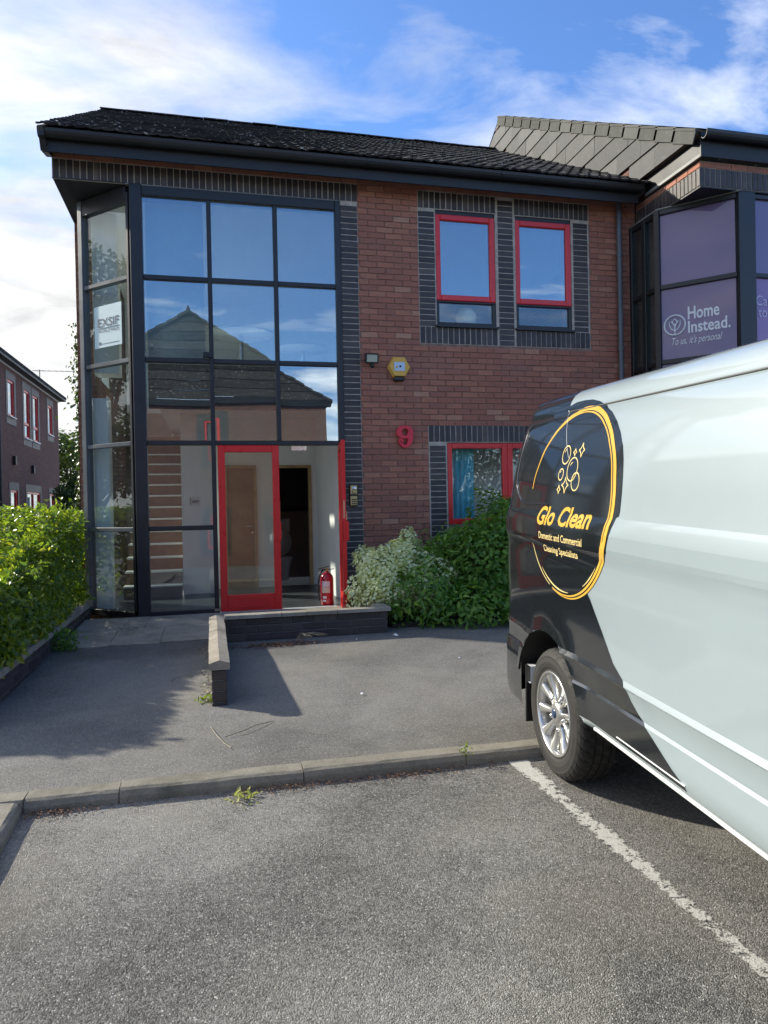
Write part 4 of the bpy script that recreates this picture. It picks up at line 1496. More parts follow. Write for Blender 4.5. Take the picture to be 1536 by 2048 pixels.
SIDE = [(5.785, 0.0), (5.785, -0.60)]
CANT = [(5.785, -0.655), (6.43, -1.345)]
cv = (Vector(CANT[1]) - Vector(CANT[0])).normalized()


def cpt(s):
    return (CANT[0][0] + cv.x * s, CANT[0][1] + cv.y * s)


LC = (Vector(CANT[1]) - Vector(CANT[0])).length
nb_box('mullion', (5.765, -0.60), (5.80, -0.665), -0.1, 5.016, -0.02, 0.09)
nb_box('mullion', (5.785, 0.0), (5.785, -0.06), -0.1, 5.016)
nb_box('mullion', (5.785, -0.29), (5.785, -0.37), -0.1, 5.016)
nb_box('mullion', (6.43, -1.355), (6.67, -1.355), -0.1, 5.016, -0.02, 0.14)
for x in (7.46, 8.28):
    nb_box('mullion', (x, -1.35), (x + 0.055, -1.35), -0.1, 5.016)
for z in (0.99, 2.02, 3.02, 4.0, 4.98):
    nb_box('transom', cpt(0.02), cpt(LC - 0.01), z - 0.03, z + 0.03, -0.006)
    nb_box('transom', (6.67, -1.345), (7.46, -1.345), z - 0.028, z + 0.028, -0.006)
    nb_box('transom', (7.515, -1.345), (8.28, -1.345), z - 0.028, z + 0.028, -0.006)
    for (a, b) in [(-0.06, -0.29), (-0.37, -0.60)]:
        nb_box('transom', (5.785, a), (5.785, b), z - 0.028, z + 0.028, -0.006)
zs = [0.0, 0.99, 2.02, 3.02, 4.0, 4.98]
for i in range(5):
    z0, z1 = zs[i] + 0.03, zs[i + 1] - 0.03
    a, b = cpt(0.02), cpt(LC - 0.01)
    nrm = Vector((cv.y, -cv.x, 0)) * -0.03
    pane('film_pane', [(a[0] + nrm.x, a[1] + nrm.y, z0), (b[0] + nrm.x, b[1] + nrm.y, z0), (b[0] + nrm.x, b[1] + nrm.y, z1), (a[0] + nrm.x, a[1] + nrm.y, z1)], 'purple film', NB, tilt=0.001)
    for (x0, x1) in [(6.67, 7.46), (7.515, 8.28)]:
        pane('film_pane', [(x0, -1.318, z0), (x1, -1.318, z0), (x1, -1.318, z1), (x0, -1.318, z1)], 'magenta film' if i < 4 else 'purple film', NB, tilt=0.001)
    for (ya, yb) in [(-0.06, -0.29), (-0.37, -0.60)]:
        pane('pane', [(5.81, ya, z0), (5.81, yb, z0), (5.81, yb, z1), (5.81, ya, z1)], 'clear glass', NB)
MB().box(5.90, 6.2, -0.55, 0.6, -0.1, 5.0).build('side_room_wall', 'dark floor', NB)
# lettering on the film
LM = Matrix.Translation((CANT[0][0], CANT[0][1], 0)) @ Matrix.Rotation(math.atan2(cv.y, cv.x), 4, 'Z') @ Matrix.Translation((0, 0.024, 0))
wall_text('Home', 0.375, 0.165, LM @ Matrix.Translation((0.345, 0, 3.535)) @ TX, 'white lettering', NB, bold=0.022)
wall_text('Instead.', 0.50, 0.155, LM @ Matrix.Translation((0.345, 0, 3.350 + 0.01)) @ TX, 'white lettering', NB, bold=0.020)
wall_text("To us, it's personal", 0.60, 0.125, LM @ Matrix.Translation((0.15, 0, 3.20)) @ TX, 'white lettering', NB, shear=0.38, bold=0.0)
em = MB()
ecx, ecz = 0.185, 3.487


def etube(pts, r=0.011):
    em.tube([LM @ Vector((x, -0.001, z)) for x, z in pts], r, 6)


etube([(ecx + 0.128 * math.cos(2 * PI * k / 36), ecz + 0.128 * math.sin(2 * PI * k / 36)) for k in range(37)])
etube([(ecx, ecz - 0.125), (ecx, ecz + 0.015)], 0.008)
for s in (-1, 1):
    etube([(ecx, ecz - 0.075), (ecx + s * 0.04, ecz - 0.05), (ecx + s * 0.066, ecz), (ecx + s * 0.07, ecz + 0.065), (ecx + s * 0.036, ecz + 0.045), (ecx + s * 0.008, ecz - 0.0), (ecx, ecz - 0.04)], 0.008)
etube([(ecx - 0.03, ecz + 0.045), (ecx, ecz + 0.082), (ecx + 0.03, ecz + 0.045)], 0.008)
em.build('emblem', 'white lettering', NB)
wall_text('Care', 0.30, 0.125, Matrix.Translation((6.70, -1.324, 3.63)) @ TX, 'lilac lettering', NB)
wall_text('to', 0.125, 0.10, Matrix.Translation((6.735, -1.324, 3.485)) @ TX, 'lilac lettering', NB)

# ------------------------------------------------------------------ low walls
def low_wall(label, runs, cop, name='low_wall', loc=(0, 0, 0)):
    w = thing(name, label, 'wall', loc)
    core = MB()
    for (x0, x1, y0, y1, z0, z1) in cop['core']:
        core.box(x0, x1, y0, y1, z0, z1)
    cobj = core.build('wall_core', 'dark mortar', w)
    for (axis, a, b, fixed, ztop, nc, turn, slope) in runs:
        for c in range(nc):
            off = 0.1125 if c % 2 else 0.0
            e = a - off
            while e < b:
                l0, l1 = max(e, a) + 0.004, min(e + 0.225, b) - 0.004
                if l1 - l0 > 0.03:
                    m_ = (l0 + l1) / 2
                    zc = ztop - 0.0375 - c * 0.075
                    if axis == 'x':
                        put_brick('dark_brick', cobj, m_, fixed, zc, l1 - l0)
                    else:
                        put_brick('dark_brick', cobj, fixed, m_, zc, l1 - l0, turn=turn)
                e += 0.225
    return w


def coping(parent, axis, a, b, c0, c1, z, peak, n, th=0.045):
    """n saddle-backed stones from a to b along axis, spanning c0..c1 across"""
    for k in range(n):
        s0, s1 = a + (b - a) * k / n + 0.004, a + (b - a) * (k + 1) / n - 0.004
        d = random.uniform(-0.003, 0.003)
        mid = (c0 + c1) / 2
        poly = [(c0, z), (c1, z), (c1, z + th), (mid, z + th + peak), (c0, z + th)]
        poly = [(q[0] + d * 0.7, q[1] + d * 0.5) for q in poly]
        if axis == 'y':
            vs = [(q[0], s0, q[1]) for q in poly] + [(q[0], s1, q[1]) for q in poly]
        else:
            vs = [(s0, q[0], q[1]) for q in poly] + [(s1, q[0], q[1]) for q in poly]
        m = 5
        MB().add(vs, [tuple(range(m)), tuple(range(m, 2 * m))] + [(i_, (i_ + 1) % m, m + (i_ + 1) % m, m + i_) for i_ in range(m)]).build('coping_stone', 'coping concrete', parent)


Z1 = 0.112
lw = low_wall('low dark brick wall with pale coping around the doorstep of number nine',
              [('y', -3.975, -1.80, -0.020, Z1, 4, -PI / 2, 0), ('y', -3.975, -1.84, 0.082, Z1, 4, PI / 2, 0), ('x', -0.022, 0.084, -3.978, Z1, 4, 0, 0),
               ('x', 0.085, 1.735, -1.845, 0.135, 4, 0, 0), ('y', -1.84, -0.02, 1.74, 0.135, 4, PI / 2, 0)],
              {'core': [(-0.012, 0.074, -3.968, -1.79, -0.4, Z1), (0.075, 1.732, -1.836, -1.745, -0.4, 0.135), (1.645, 1.731, -1.744, -0.02, -0.4, 0.135)]}, loc=(0.5, -1.85, -0.1))
coping(lw, 'y', -4.0, -1.78, -0.038, 0.102, Z1 + 0.001, 0.022, 5)
coping(lw, 'x', 0.105, 1.772, -1.875, -1.735, 0.137, 0.006, 3, 0.035)
coping(lw, 'y', -1.73, -0.03, 1.63, 1.772, 0.137, 0.006, 2, 0.035)
lw2 = low_wall('long low brick retaining wall under the clipped hedge',
               [('y', -4.1, 0.42, -1.462, 0.066, 4, PI / 2, 0)],
               {'core': [(-1.56, -1.47, -4.1, 0.42, -0.5, 0.066)]}, loc=(-1.5, -3, -0.2))
coping(lw2, 'y', -4.13, 0.45, -1.60, -1.435, 0.067, 0.008, 7, 0.05)

# ------------------------------------------------------------------ foliage
def leaves(name, P, N, size, mat, parent=None, width=0.5, fold=0.16, spread=0.9, edge=0.0, up=0.35, **tags):
    """leaf blades at points P whose faces lean along N"""
    n = len(P)
    N = N + RNG.normal(0, spread * 0.6, (n, 3)) + np.array([0, 0, up])
    N /= np.linalg.norm(N, axis=1)[:, None] + 1e-9
    T = RNG.normal(0, 1, (n, 3)) + np.array([0, 0, 0.25])
    T -= N * (T * N).sum(1)[:, None]
    T /= np.linalg.norm(T, axis=1)[:, None] + 1e-9
    B = np.cross(N, T)
    s = size * RNG.uniform(0.6, 1.25, n)
    tm = np.array([(0, 0, 0), (0.5 * width, 0.32, fold * 0.5), (0.38 * width, 0.68, fold * 0.4), (0, 1.0, -0.08), (-0.38 * width, 0.68, fold * 0.4), (-0.5 * width, 0.32, fold * 0.5)])
    V = P[:, None, :] + s[:, None, None] * (tm[None, :, 0, None] * B[:, None, :] + tm[None, :, 1, None] * T[:, None, :] + tm[None, :, 2, None] * N[:, None, :])
    V = V.reshape(-1, 3)
    idx = (np.arange(n) * 6)[:, None]
    F = np.concatenate([idx + np.array([0, 1, 2, 3]), idx + np.array([0, 3, 4, 5])], 1).reshape(-1)
    me = bpy.data.meshes.new(name)
    me.vertices.add(len(V))
    me.vertices.foreach_set('co', V.ravel())
    me.loops.add(len(F))
    me.loops.foreach_set('vertex_index', F.astype(np.int32))
    nf = n * 2
    me.polygons.add(nf)
    me.polygons.foreach_set('loop_start', np.arange(nf, dtype=np.int32) * 4)
    me.polygons.foreach_set('loop_total', np.full(nf, 4, dtype=np.int32))
    me.update(calc_edges=True)
    if edge > 0:
        at = me.attributes.new('edge', 'FLOAT', 'POINT')
        e = np.tile(np.array([0.1, 1.0, 1.0, 0.9, 1.0, 1.0]) * edge, n) * np.repeat(RNG.uniform(0.5, 1.1, n), 6)
        at.data.foreach_set('value', e)
    me.materials.append(M(mat))
    return link(name, me, parent, **tags)


def bumps(P, k, seed):
    r = np.random.default_rng(seed)
    out = np.zeros(len(P))
    for i in range(7):
        d = r.normal(0, 1, 3)
        d /= np.linalg.norm(d)
        out += np.sin(P @ d * k * (0.7 + 0.4 * i) + r.uniform(0, 6)) / (1 + 0.5 * i)
    return out / 2.2


def box_hull(n, x0, x1, y0, y1, z0, zf, depth, amp, k, seed, sides):
    """points in the outer skin of a clipped box; sides: list of (face, weight)"""
    pts, nrm = [], []
    for (face, wgt) in sides:
        m = int(n * wgt)
        a, b = RNG.random(m), RNG.random(m)
        if face == 'x1':
            q = np.stack([np.full(m, x1), y0 + a * (y1 - y0), b], 1)
            q[:, 2] = z0 + b * (zf(q[:, 1]) - z0)
            w = np.array([1.0, 0, 0.15])
        elif face == 'x0':
            q = np.stack([np.full(m, x0), y0 + a * (y1 - y0), b], 1)
            q[:, 2] = z0 + b * (zf(q[:, 1]) - z0)
            w = np.array([-1.0, 0, 0.15])
        elif face == 'y0':
            q = np.stack([x0 + a * (x1 - x0), np.full(m, y0), b], 1)
            q[:, 2] = z0 + b * (zf(q[:, 1]) - z0)
            w = np.array([0, -1.0, 0.15])
        elif face == 'y1':
            q = np.stack([x0 + a * (x1 - x0), np.full(m, y1), b], 1)
            q[:, 2] = z0 + b * (zf(q[:, 1]) - z0)
            w = np.array([0, 1.0, 0.15])
        else:
            q = np.stack([x0 + a * (x1 - x0), y0 + b * (y1 - y0), np.zeros(m)], 1)
            q[:, 2] = zf(q[:, 1])
            w = np.array([0, 0, 1.0])
        off = amp * bumps(q, k, seed) - RNG.exponential(depth, m)
        pts.append(q + w * off[:, None])
        nrm.append(np.tile(w, (m, 1)))
    return np.concatenate(pts), np.concatenate(nrm)


def blob(n, centres, depth, amp, k, seed):
    """points in the skin of a union of ellipsoids (cx,cy,cz,rx,ry,rz)"""
    C_ = np.array(centres, float)
    area = (C_[:, 3] * C_[:, 4] + C_[:, 4] * C_[:, 5] + C_[:, 3] * C_[:, 5])
    which = RNG.choice(len(C_), n * 2, p=area / area.sum())
    d = RNG.normal(0, 1, (n * 2, 3))
    d /= np.linalg.norm(d, axis=1)[:, None]
    c, r = C_[which, :3], C_[which, 3:]
    q = c + d * r
    off = 1 + amp * bumps(q, k, seed) - RNG.exponential(depth, n * 2)
    q = c + d * r * np.clip(off, 0.1, 2)[:, None]
    nn = d / r
    nn /= np.linalg.norm(nn, axis=1)[:, None]
    keep = np.ones(len(q), bool)
    for i in range(len(C_)):
        ins = (((q - C_[i, :3]) / C_[i, 3:]) ** 2).sum(1) < 0.42
        keep &= ~(ins & (which != i))
    return q[keep][:n], nn[keep][:n]


def twigs(name, base, tips, r, parent, mat='bark'):
    m = MB()
    for b_, t_ in zip(base, tips):
        b_, t_ = Vector(b_), Vector(t_)
        mid = b_.lerp(t_, 0.5) + Vector((random.uniform(-.06, .06), random.uniform(-.06, .06), random.uniform(0, .05)))
        m.tube([b_, mid, t_], [r, r * 0.7, r * 0.25], 5, cap=False)
    return m.build(name, mat, parent)


def hedge_top(y):
    return 0.72 + 0.52 * np.clip((y + 2.6) / 2.0, 0, 1) + 0.03 * np.sin(y * 2.1)


hg = thing('hedge', 'clipped green hedge with sunlit yellow top on the retaining wall', 'hedge', (-2.1, -1.6, 0.02))
P, N = box_hull(36000, -2.75, -1.50, -3.75, 1.25, 0.06, hedge_top, 0.07, 0.16, 3.0, 4, [('x1', 0.46), ('top', 0.25), ('y0', 0.1), ('y1', 0.09), ('x0', 0.1)])
keep = (P[:, 2] > 0.05) & ~((P[:, 2] < 0.14) & (P[:, 0] > -1.47)) & ~((P[:, 1] > 0.3) & (P[:, 0] > -1.64))
P, N = P[keep], N[keep]
leaves('foliage', P, N, 0.066, 'hedge leaf', hg, 0.55, kind='stuff', up=0.5)
bs, tp_ = [], []
for k in range(160):
    x, y = random.uniform(-2.4, -1.8), random.uniform(-3.5, 0.1)
    bs.append((x, y, 0.0))
    yt = y + random.uniform(-0.3, 0.3)
    tp_.append((min(-1.82, x + random.uniform(-0.4, 0.4)), yt, float(hedge_top(yt)) * random.uniform(0.45, 0.84)))
twigs('stem', bs, tp_, 0.012, hg)

sp, sn, stb, stp = [], [], [], []
for k in range(70):
    if k % 2:
        b_ = Vector((random.uniform(-2.5, -1.6), random.uniform(-3.4, 0.3), 0))
        b_.z = float(hedge_top(b_.y)) - 0.05
        t_ = b_ + Vector((random.uniform(-.06, .08), random.uniform(-.06, .06), random.uniform(0.06, 0.2)))
    else:
        y_ = random.uniform(-3.5, 0.1)
        b_ = Vector((-1.56, y_, random.uniform(0.15, float(hedge_top(y_)))))
        t_ = b_ + Vector((random.uniform(0.06, 0.2), random.uniform(-.08, .08), random.uniform(-0.02, 0.1)))
    stb.append(b_)
    stp.append(t_)
    for j in range(11):
        q = b_.lerp(t_, 0.2 + 0.8 * random.random())
        sp.append((q.x + random.gauss(0, 0.022), q.y + random.gauss(0, 0.022), q.z + random.gauss(0, 0.016)))
        sn.append((random.gauss(0.3, 1), random.gauss(-0.2, 1), 0.7))
leaves('shoot_leaves', np.array(sp), np.array(sn), 0.062, 'hedge leaf', hg, 0.5, kind='stuff')
twigs('stem', stb, stp, 0.004, hg)

sh = thing('shrub', 'large dark green shrub with pointed leaves growing below the ground floor window', 'shrub', (3.2, -0.9, -0.05))
cs = [(2.35, -1.15, 0.22, 0.55, 0.75, 0.5), (2.95, -1.0, 0.38, 0.65, 0.8, 0.62), (3.5, -0.85, 0.45, 0.62, 0.75, 0.75), (4.1, -0.9, 0.45, 0.6, 0.75, 0.85), (2.75, -1.55, 0.02, 0.55, 0.55, 0.4), (3.4, -1.6, 0.05, 0.6, 0.5, 0.42), (4.0, -1.6, 0.1, 0.6, 0.5, 0.45), (2.3, -0.7, 0.4, 0.5, 0.5, 0.42), (3.75, -0.6, 0.85, 0.38, 0.4, 0.45)]
P, N = blob(19000, cs, 0.17, 0.28, 5.5, 9)
keep = (P[:, 2] > -0.07) & (P[:, 1] < -0.05)
leaves('foliage', P[keep], N[keep], 0.080, 'shrub leaf', sh, 0.42, kind='stuff', up=0.6)
# leafy shoots standing above the mass
sp, sn, stp, stb = [], [], [], []
for k in range(34):
    bx, by = random.uniform(2.4, 4.0), random.uniform(-1.2, -0.3)
    h0 = 0.62 + 0.28 * (bx - 2.4) / 1.6
    hh = h0 + random.uniform(0.05, 0.30) + (0.25 if bx > 3.25 else 0)
    b_, t_ = Vector((bx, by, h0 - 0.3)), Vector((bx + random.uniform(-.15, .15), by + random.uniform(-.12, .05), hh))
    stb.append(b_)
    stp.append(t_)
    for j in range(34):
        q = b_.lerp(t_, 0.25 + 0.75 * random.random())
        rr_ = 0.075
        sp.append((q.x + random.gauss(0, rr_), min(-0.04, q.y + random.gauss(0, rr_)), q.z + random.gauss(0, 0.03)))
        sn.append((random.gauss(0, 1), -0.4 + random.gauss(0, 0.6), 0.5))
leaves('shoot_leaves', np.array(sp), np.array(sn), 0.06, 'shrub leaf', sh, 0.36, kind='stuff')
twigs('stem', stb, stp, 0.006, sh)

vs_ = thing('variegated_shrub', 'cream and green variegated shrub behind the coping at the doorstep corner', 'shrub', (2.1, -0.9, 0))
cs = [(1.92, -1.05, 0.50, 0.38, 0.5, 0.30), (2.2, -0.95, 0.55, 0.34, 0.45, 0.27), (1.85, -1.25, 0.28, 0.36, 0.42, 0.26), (2.3, -1.1, 0.42, 0.32, 0.4, 0.26), (2.1, -1.2, 0.30, 0.36, 0.38, 0.26), (2.26, -0.8, 0.78, 0.10, 0.12, 0.16), (1.75, -0.9, 0.58, 0.2, 0.3, 0.18)]
P, N = blob(8500, cs, 0.16, 0.36, 9.0, 12)
leaves('foliage', P, N, 0.046, 'variegated leaf', vs_, 0.62, kind='stuff', edge=0.8, up=0.6)
bs = [(2.0 + random.uniform(-.15, .15), -1.0 + random.uniform(-.15, .15), 0.0) for k in range(26)]
tp_ = [(b_[0] + random.uniform(-.3, .3), b_[1] + random.uniform(-.3, .3), random.uniform(0.35, 0.8)) for b_ in bs]
twigs('stem', bs, tp_, 0.007, vs_)

iv = thing('ivy', 'ivy climbing the side of the office building beyond the glass corner', 'ivy', (-1.72, 1.4, 0))
n_ = 1500
P = np.stack([-1.70 - RNG.exponential(0.022, n_) * (1 + 0.8 * np.sin(RNG.random(n_) * 9)), 1.33 + RNG.random(n_) * 0.38, RNG.random(n_) ** 1.35 * 3.75], 1)
N = np.tile(np.array([-1.0, -0.25, 0.1]), (n_, 1))
leaves('foliage', P, N, 0.055, 'ivy leaf', iv, 0.8, kind='stuff')
twigs('stem', [(-1.705, 1.38 + 0.08 * k, 0.0) for k in range(4)], [(-1.708, 1.4 + 0.07 * k, 3.0) for k in range(4)], 0.010, iv)


def tree(name, label, x, y, zb, h, cr, nl, seed, group=None, leaf=0.11, trunk_h=0.3):
    t_ = thing(name, label, 'tree', (x, y, zb), group)
    r = random.Random(seed)
    tm = MB()
    th = h * trunk_h
    tm.tube([(x, y, zb), (x + 0.05, y, zb + th * 0.5), (x - 0.05, y + 0.05, zb + th), (x, y, zb + h * 0.8)], [0.16 * h / 7, 0.12 * h / 7, 0.09 * h / 7, 0.02], 8)
    cs_ = []
    for k in range(13):
        a = r.uniform(0, 2 * PI)
        f = r.uniform(0.0, 1.0)
        zz = zb + th + (h - th) * (0.12 + 0.76 * f)
        rr_ = cr * (0.72 - 0.5 * abs(f - 0.35)) * r.uniform(0.5, 1.0)
        c_ = (x + rr_ * math.cos(a), y + rr_ * math.sin(a), zz)
        s_ = cr * r.uniform(0.26, 0.46)
        cs_.append((*c_, s_, s_, s_ * 0.8))
        tm.tube([(x, y, zb + th * 0.9 + (zz - zb - th) * 0.3), tuple(Vector((x, y, zz - 0.5)).lerp(Vector(c_), 0.6)), c_], [0.05 * h / 7, 0.03 * h / 7, 0.008], 5, cap=False)
    tm.build('trunk', 'bark', t_)
    P, N = blob(nl, cs_, 0.28, 0.22, 2.4, seed)
    leaves('crown', P, N, leaf, 'tree leaf', t_, 0.5, kind='stuff')
    return t_


tree('tree', 'leafy green tree beyond the left brick building', -6.6, 29.5, -0.2, 5.4, 2.7, 9000, 3, leaf=0.2, trunk_h=0.15)
tree('tree', 'small leafy tree beside the ivy covered corner', -4.3, 17.5, -0.2, 2.9, 1.2, 5200, 8, leaf=0.12, trunk_h=0.12)
tree('tree', 'tall tree left of the hedge, mirrored in the canted glass', -25, 3.4, -0.2, 14.5, 5.2, 24000, 21, leaf=0.28, trunk_h=0.06)
for k, (x, y, h) in enumerate([(10.5, -21, 8.5), (14.0, -19, 7.5), (18, -22, 9.0), (-14, -20, 8)]):
    tree('tree', ['broad tree across the car park, mirrored in the ground floor window', 'shorter tree across the car park on the right', 'tallest tree across the car park, far right', 'tree across the car park on the far left'][k], x, y, park_z(-24), h, h * 0.36, 5000, 40 + k, 'trees across the car park', 0.2, 0.2)

# ------------------------------------------------------------------ left building
LB = thing('left_building', 'dark brick two-storey building beyond the hedge on the left', 'building', (-6.0, 18, -0.1))
LX = -6.0
lwin_u = [(15.1, 16.15), (17.55, 18.35), (18.75, 19.55), (21.1, 22.1)]
lb_ = MB()
ya, yb = 12.0, 22.8
EZ = 5.92
segs = []
openings = [(15.2, 15.95, 4.25, 5.38), (17.2, 17.95, 3.75, 5.38), (18.45, 19.2, 3.75, 5.38), (20.85, 21.6, 4.25, 5.38), (15.3, 16.1, 0.75, 1.95), (17.35, 19.25, 0.75, 1.95), (20.9, 21.7, 0.75, 1.95)]
cuts = sorted({ya, yb} | {o[0] for o in openings} | {o[1] for o in openings})
for a, b in zip(cuts[:-1], cuts[1:]):
    m_ = (a + b) / 2
    hs_ = sorted([(o[2], o[3]) for o in openings if o[0] < m_ < o[1]])
    z = -0.4
    for (c, d) in hs_:
        lb_.box(LX - 0.3, LX, a, b, z, c)
        z = d
    lb_.box(LX - 0.3, LX, a, b, z, EZ - 0.12)
lb_.box(LX - 10, LX - 0.3, ya, ya + 0.3, -0.4, EZ - 0.12)
lb_.box(LX - 10, LX - 0.3, yb - 0.3, yb, -0.4, EZ - 0.12)
lb_.build('brick_wall', 'distant brick', LB)
lr = MB()
lr.prism([(LX + 0.30, EZ - 0.05), (LX + 0.30, EZ + 0.04), (LX - 5, EZ + 2.9), (LX - 10.4, EZ + 0.0), (LX - 10.4, EZ - 0.1), (LX - 5, EZ + 2.7)], 'y', ya - 0.4, yb + 0.2)
lr.build('roof', 'roof tile', LB)
MB().box(LX + 0.02, LX + 0.28, ya - 0.38, yb + 0.18, EZ - 0.13, EZ - 0.05).build('soffit_board', 'fascia black', LB)
MB().box(LX + 0.005, LX + 0.05, ya, yb + 0.0, EZ - 0.19, EZ - 0.135).build('eaves_trim', 'upvc white', LB)
for o_ in openings:
    (a, b, c, d) = o_
    pan = MB()
    pan.box(LX + 0.004, LX + 0.012, a - 0.2, a - 0.005, c - 0.25, d + 0.25)
    pan.box(LX + 0.004, LX + 0.012, b + 0.005, b + 0.2, c - 0.25, d + 0.25)
    pan.box(LX + 0.004, LX + 0.012, a - 0.005, b + 0.005, d + 0.005, d + 0.25)
    pan.box(LX + 0.004, LX + 0.012, a - 0.005, b + 0.005, c - 0.25, c - 0.03)
    pan.build('dark_brick_surround', 'dark brick', LB)
    f = MB()
    j = 0.07
    bars = [(a, a + j), (b - j, b)]
    if b - a > 1.2:
        bars.append(((a + b) / 2 - 0.05, (a + b) / 2 + 0.05))
    for (q0, q1) in bars:
        f.box(LX - 0.08, LX - 0.01, q0, q1, c, d)
    f.box(LX - 0.08, LX - 0.012, a + j, b - j, c, c + j)
    f.box(LX - 0.08, LX - 0.012, a + j, b - j, d - j, d)
    if c < 4 and c > 3:
        f.box(LX - 0.08, LX - 0.012, a + j, b - j, 4.2, 4.28)
    w = f.build('window', 'red paint', LB)
    pane('window_pane', [(LX - 0.045, a, c), (LX - 0.045, b, c), (LX - 0.045, b, d), (LX - 0.045, a, d)], 'solar glass', w)
    MB().box(LX - 0.01, LX + 0.07, a - 0.05, b + 0.05, c - 0.035, c - 0.005).build('window_sill', 'upvc white', w)
for (y, z) in [(15.6, 2.75), (18.0, 2.6)]:
    MB().bevbox(LX + 0.015, LX + 0.10, y, y + 0.16, z, z + 0.28, 0.01).build('vent', 'fascia black', LB)
MB().tube([(LX + 0.06, 14.0, -0.2), (LX + 0.06, 14.0, EZ - 0.2)], 0.05, 8).build('downpipe', 'black gutter', LB)
MB().box(LX - 9, LX - 0.5, ya + 0.4, yb - 0.4, 2.6, 2.75).build('floor_slab', 'dark floor', LB)
ta = thing('aerial', 'thin television aerial on the roof of the left building', 'aerial', (LX - 0.3, 20.5, EZ + 0.2))
MB().tube([(LX - 0.2, 20.6, EZ + 0.15), (LX - 0.2, 20.6, EZ + 0.75)], 0.018, 6).build('mast', 'lead flashing', ta)
MB().tube([(LX - 0.45, 20.6, EZ + 0.7), (LX + 1.35, 20.75, EZ + 0.74)], 0.012, 6).build('boom', 'lead flashing', ta)
el = MB()
for k in range(7):
    el.tube([(LX - 0.3 + k * 0.22, 20.45, EZ + 0.71), (LX - 0.3 + k * 0.22, 20.85, EZ + 0.71)], 0.006, 5)
el.build('rod', 'lead flashing', ta)
pp_ = MB().tube([(-5.2, 21.5, -0.2), (-5.2, 21.5, 1.85)], 0.05, 8)
tag(pp_.build('post', 'upvc white'), 'thin white post at the end of the left building', 'post')

# ------------------------------------------------------------------ building across the car park (mirrored in the glass)
OB = thing('opposite_building', 'brick gabled building across the car park, seen mirrored in the entrance glass', 'building', (-0.7, -18.2, -1.2))
OY = -18.0
ob = MB()
ow = [(-0.15, 0.42, 3.05, 4.55), (-3.6, -3.0, 3.05, 4.55), (-0.1, 0.5, -0.2, 1.1), (2.2, 2.9, -0.2, 1.1)]
cuts = sorted({-5.8, 4.43} | {o[0] for o in ow} | {o[1] for o in ow})
for a, b in zip(cuts[:-1], cuts[1:]):
    m_ = (a + b) / 2
    z = -1.5
    for (c, d) in sorted([(o[2], o[3]) for o in ow if o[0] < m_ < o[1]]):
        ob.box(a, b, OY - 0.3, OY, z, c)
        z = d
    ob.box(a, b, OY - 0.3, OY, z, 5.08)
ob.box(-5.8, -5.5, OY - 12, OY - 0.3, -1.5, 5.08)
ob.box(4.13, 4.43, OY - 12, OY - 0.3, -1.5, 5.08)
ob.build('brick_wall', 'distant brick', OB)
MB().box(-6.0, 4.62, OY - 0.2, OY + 0.12, 5.09, 5.32).build('fascia_board', 'fascia black', OB)
ogm = MB()
for k in range(9):                                     # hung tile courses of the gable
    z0, z1 = 5.33 + k * 0.33, 5.33 + (k + 1) * 0.33
    hw0, hw1 = 5.2 * (8.29 - z0) / 2.96, 5.2 * max(0.0, (8.29 - z1)) / 2.96
    ogm.add([(-0.68 - hw0, OY + 0.12, z0), (-0.68 + hw0, OY + 0.12, z0), (-0.68 + hw1, OY + 0.09, z1), (-0.68 - hw1, OY + 0.09, z1)], [(0, 1, 2, 3)])
ogm.build('tile_hung_gable', 'roof tile', OB)
orf = MB()
for s in (-1, 1):
    for k in range(15):
        f0, f1 = k / 15, (k + 1) / 15
        x0, x1 = -0.68 + s * 5.35 * (1 - f0), -0.68 + s * 5.35 * (1 - f1)
        z0, z1 = 5.22 + 3.1 * f0, 5.22 + 3.1 * f1
        orf.prism([(x0, z0 + 0.0), (x0, z0 + 0.1), (x1, z1 + 0.06), (x1, z1 - 0.04)], 'y', OY - 12, OY + 0.2)
orf.tube([(-0.68, OY + 0.15, 8.3), (-0.68, OY + 0.15, 8.55)], [0.1, 0.02], 6)
orf.build('roof', 'roof tile', OB)
for (a, b, c, d) in ow:
    q = MB()
    for (x0, x1, z0, z1) in [(a - 0.24, a, c - 0.25, d + 0.25), (b, b + 0.24, c - 0.25, d + 0.25), (a, b, d, d + 0.25), (a, b, c - 0.25, c)]:
        q.box(x0, x1, OY + 0.002, OY + 0.012, z0, z1)
    q.build('dark_brick_surround', 'dark brick', OB)
    f = MB()
    for (x0, x1, z0, z1) in [(a, a + 0.08, c, d), (b - 0.08, b, c, d), (a + 0.08, b - 0.08, c, c + 0.08), (a + 0.08, b - 0.08, d - 0.08, d)]:
        f.box(x0, x1, OY - 0.08, OY - 0.01, z0, z1)
    w = f.build('window', 'red paint', OB)
    MB().box(a, b, OY - 0.06, OY - 0.05, c, d).build('window_pane', 'wc dark', w)

# ------------------------------------------------------------------ the van
VA = rad(4.0)
ve = Vector((math.sin(VA), math.cos(VA), 0.040)).normalized()
vl_ = Vector((-math.cos(VA), math.sin(VA), 0))
vu = ve.cross(vl_)
VO = Vector((1.690, -5.678, -0.2355))
VM = Matrix(((ve.x, vl_.x, vu.x, VO.x), (ve.y, vl_.y, vu.y, VO.y), (ve.z, vl_.z, vu.z, VO.z), (0, 0, 0, 1)))
VM = VM @ Matrix.Scale(0.977, 4)
VAN = thing('parked_van', 'white van with black and gold cleaning firm graphics parked against the kerb', 'van', mtx=VM)
PINV[VAN.name] = Matrix()
